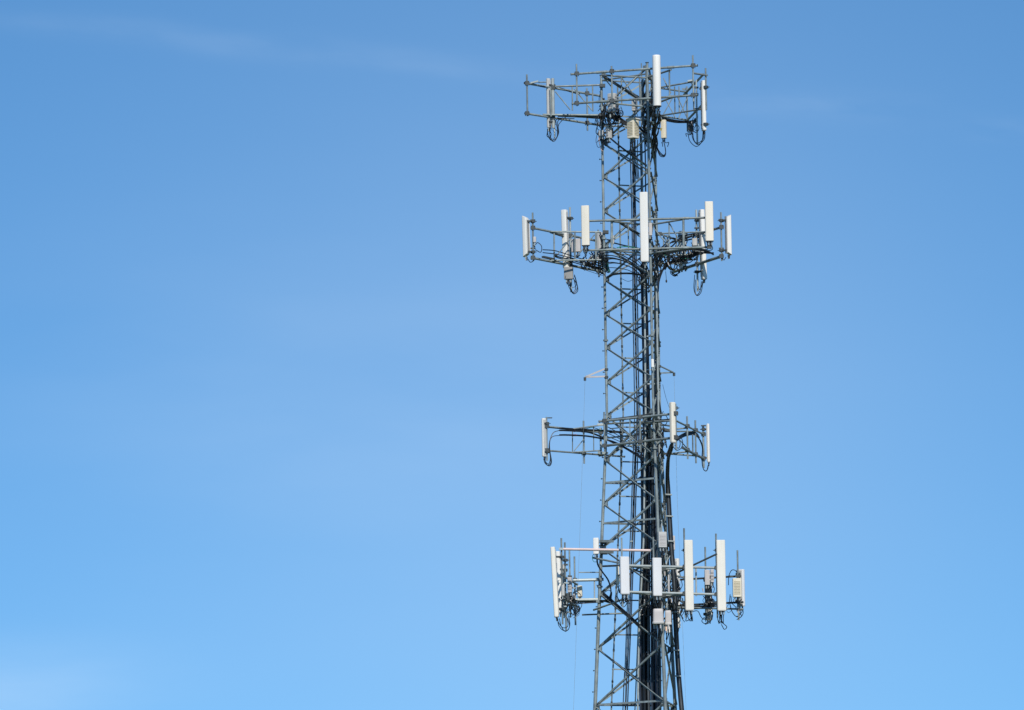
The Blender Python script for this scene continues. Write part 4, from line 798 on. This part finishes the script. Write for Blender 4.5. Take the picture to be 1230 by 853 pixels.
def clump(label, x0, x1, y0, y1, d0, d1, n, r=0.014, down=14, loops=True):
    b = thing('cable_bundle', label, 'cables', at((x0 + x1) / 2, (y0 + y1) / 2, (d0 + d1) / 2), 'tangled jumper cables')
    for i in range(n):
        x, y, d = random.uniform(x0, x1), random.uniform(y0, y1), random.uniform(d0, d1)
        if loops and i % 2:
            q = random.uniform(2.5, 5); k = random.choice((-1, 1))
            P = [(x, y - q, d), (x + q * .8 * k, y + q * .3, d + .05), (x + q * .3 * k, y + q * 1.8, d + .1), (x - q * .8 * k, y + q * 1.2, d + .1), (x - q * .6 * k, y - q * .4, d), (x - q * .2 * k, y - q * 1.5, d)]
        else:
            P = [(x, y - 4, d)] + [(min(max(x + random.uniform(-4, 4), x0 - 2), x1 + 2), y - 4 + down * k / 3, d + random.uniform(-.15, .15)) for k in (1, 2, 3)]
        cable(b, P, random.choice((r * .8, r, r * 1.3)), 'black', 'cable')
    for i in range(n // 3):
        a = at(random.uniform(x0, x1), random.uniform(y0, y1), random.uniform(d0, d1)); mb = MB(); dv = Vector((random.uniform(-.4, .4), 0, -1)).normalized()
        mb.tube([a, a + dv * random.uniform(.08, .16)], random.uniform(.018, .03), 7); mb.obj('connector', random.choice(('steel_light', 'rubber', 'grey', 'lilac')), b)
    return b
clump('black cable loops under the long left antenna of the second tier', 681, 690, 330, 342, .5, .75, 4, .010)
clump('black tangle where the left second-tier arms meet the tower leg', 700, 729, 304, 322, .1, 1.0, 26, .017)
clump('black tangle where the right second-tier arms meet the tower', 790, 822, 296, 316, .6, 1.6, 26, .017)
clump('black cables around the small radio box on the right second-tier frame', 822, 842, 284, 306, .4, 1.0, 16)
clump('black jumpers wrapped round the left leg in the top tier', 718, 729, 112, 152, -.1, .5, 13, .015, 20)
clump('black jumpers below the grey finned unit of the top tier', 728, 746, 128, 146, -.8, -.3, 16, .015)
clump('black jumpers around the light grey boxes below the top tier', 718, 736, 150, 176, -.4, .2, 8, .012)
clump('black cable loops under the narrow left antenna of the top tier', 658, 668, 146, 160, -.1, .2, 4, .010)
clump('black cable loops under the narrow right antenna of the top tier', 829, 838, 140, 158, -1.2, .4, 6, .012)
clump('black jumpers around the front leg just under the second tier', 768, 792, 304, 336, -.9, -.1, 24, .018, 22)
clump('black jumpers round the legs at the third tier', 770, 800, 500, 545, -1.0, .4, 22, .017, 22)
clump('dense black tangle around the left poles of the lowest tier', 674, 697, 708, 740, -1.5, 1.2, 9, .010)
clump('black tangle behind the two cool white antennas of the lowest tier', 765, 800, 716, 735, -1.6, -.8, 16, .014)
clump('black tangle around the right leg of the tower in the lowest tier', 800, 822, 684, 738, .8, 2.2, 26, .015, 18)
clump('black tangle under the pinkish grey radio units on the right of the lowest tier', 844, 858, 704, 738, 1.1, 1.7, 8, .012)
clump('black cable loops beside the beige box at the far right of the lowest tier', 875, 889, 715, 736, .2, .7, 5, .010)
strip()
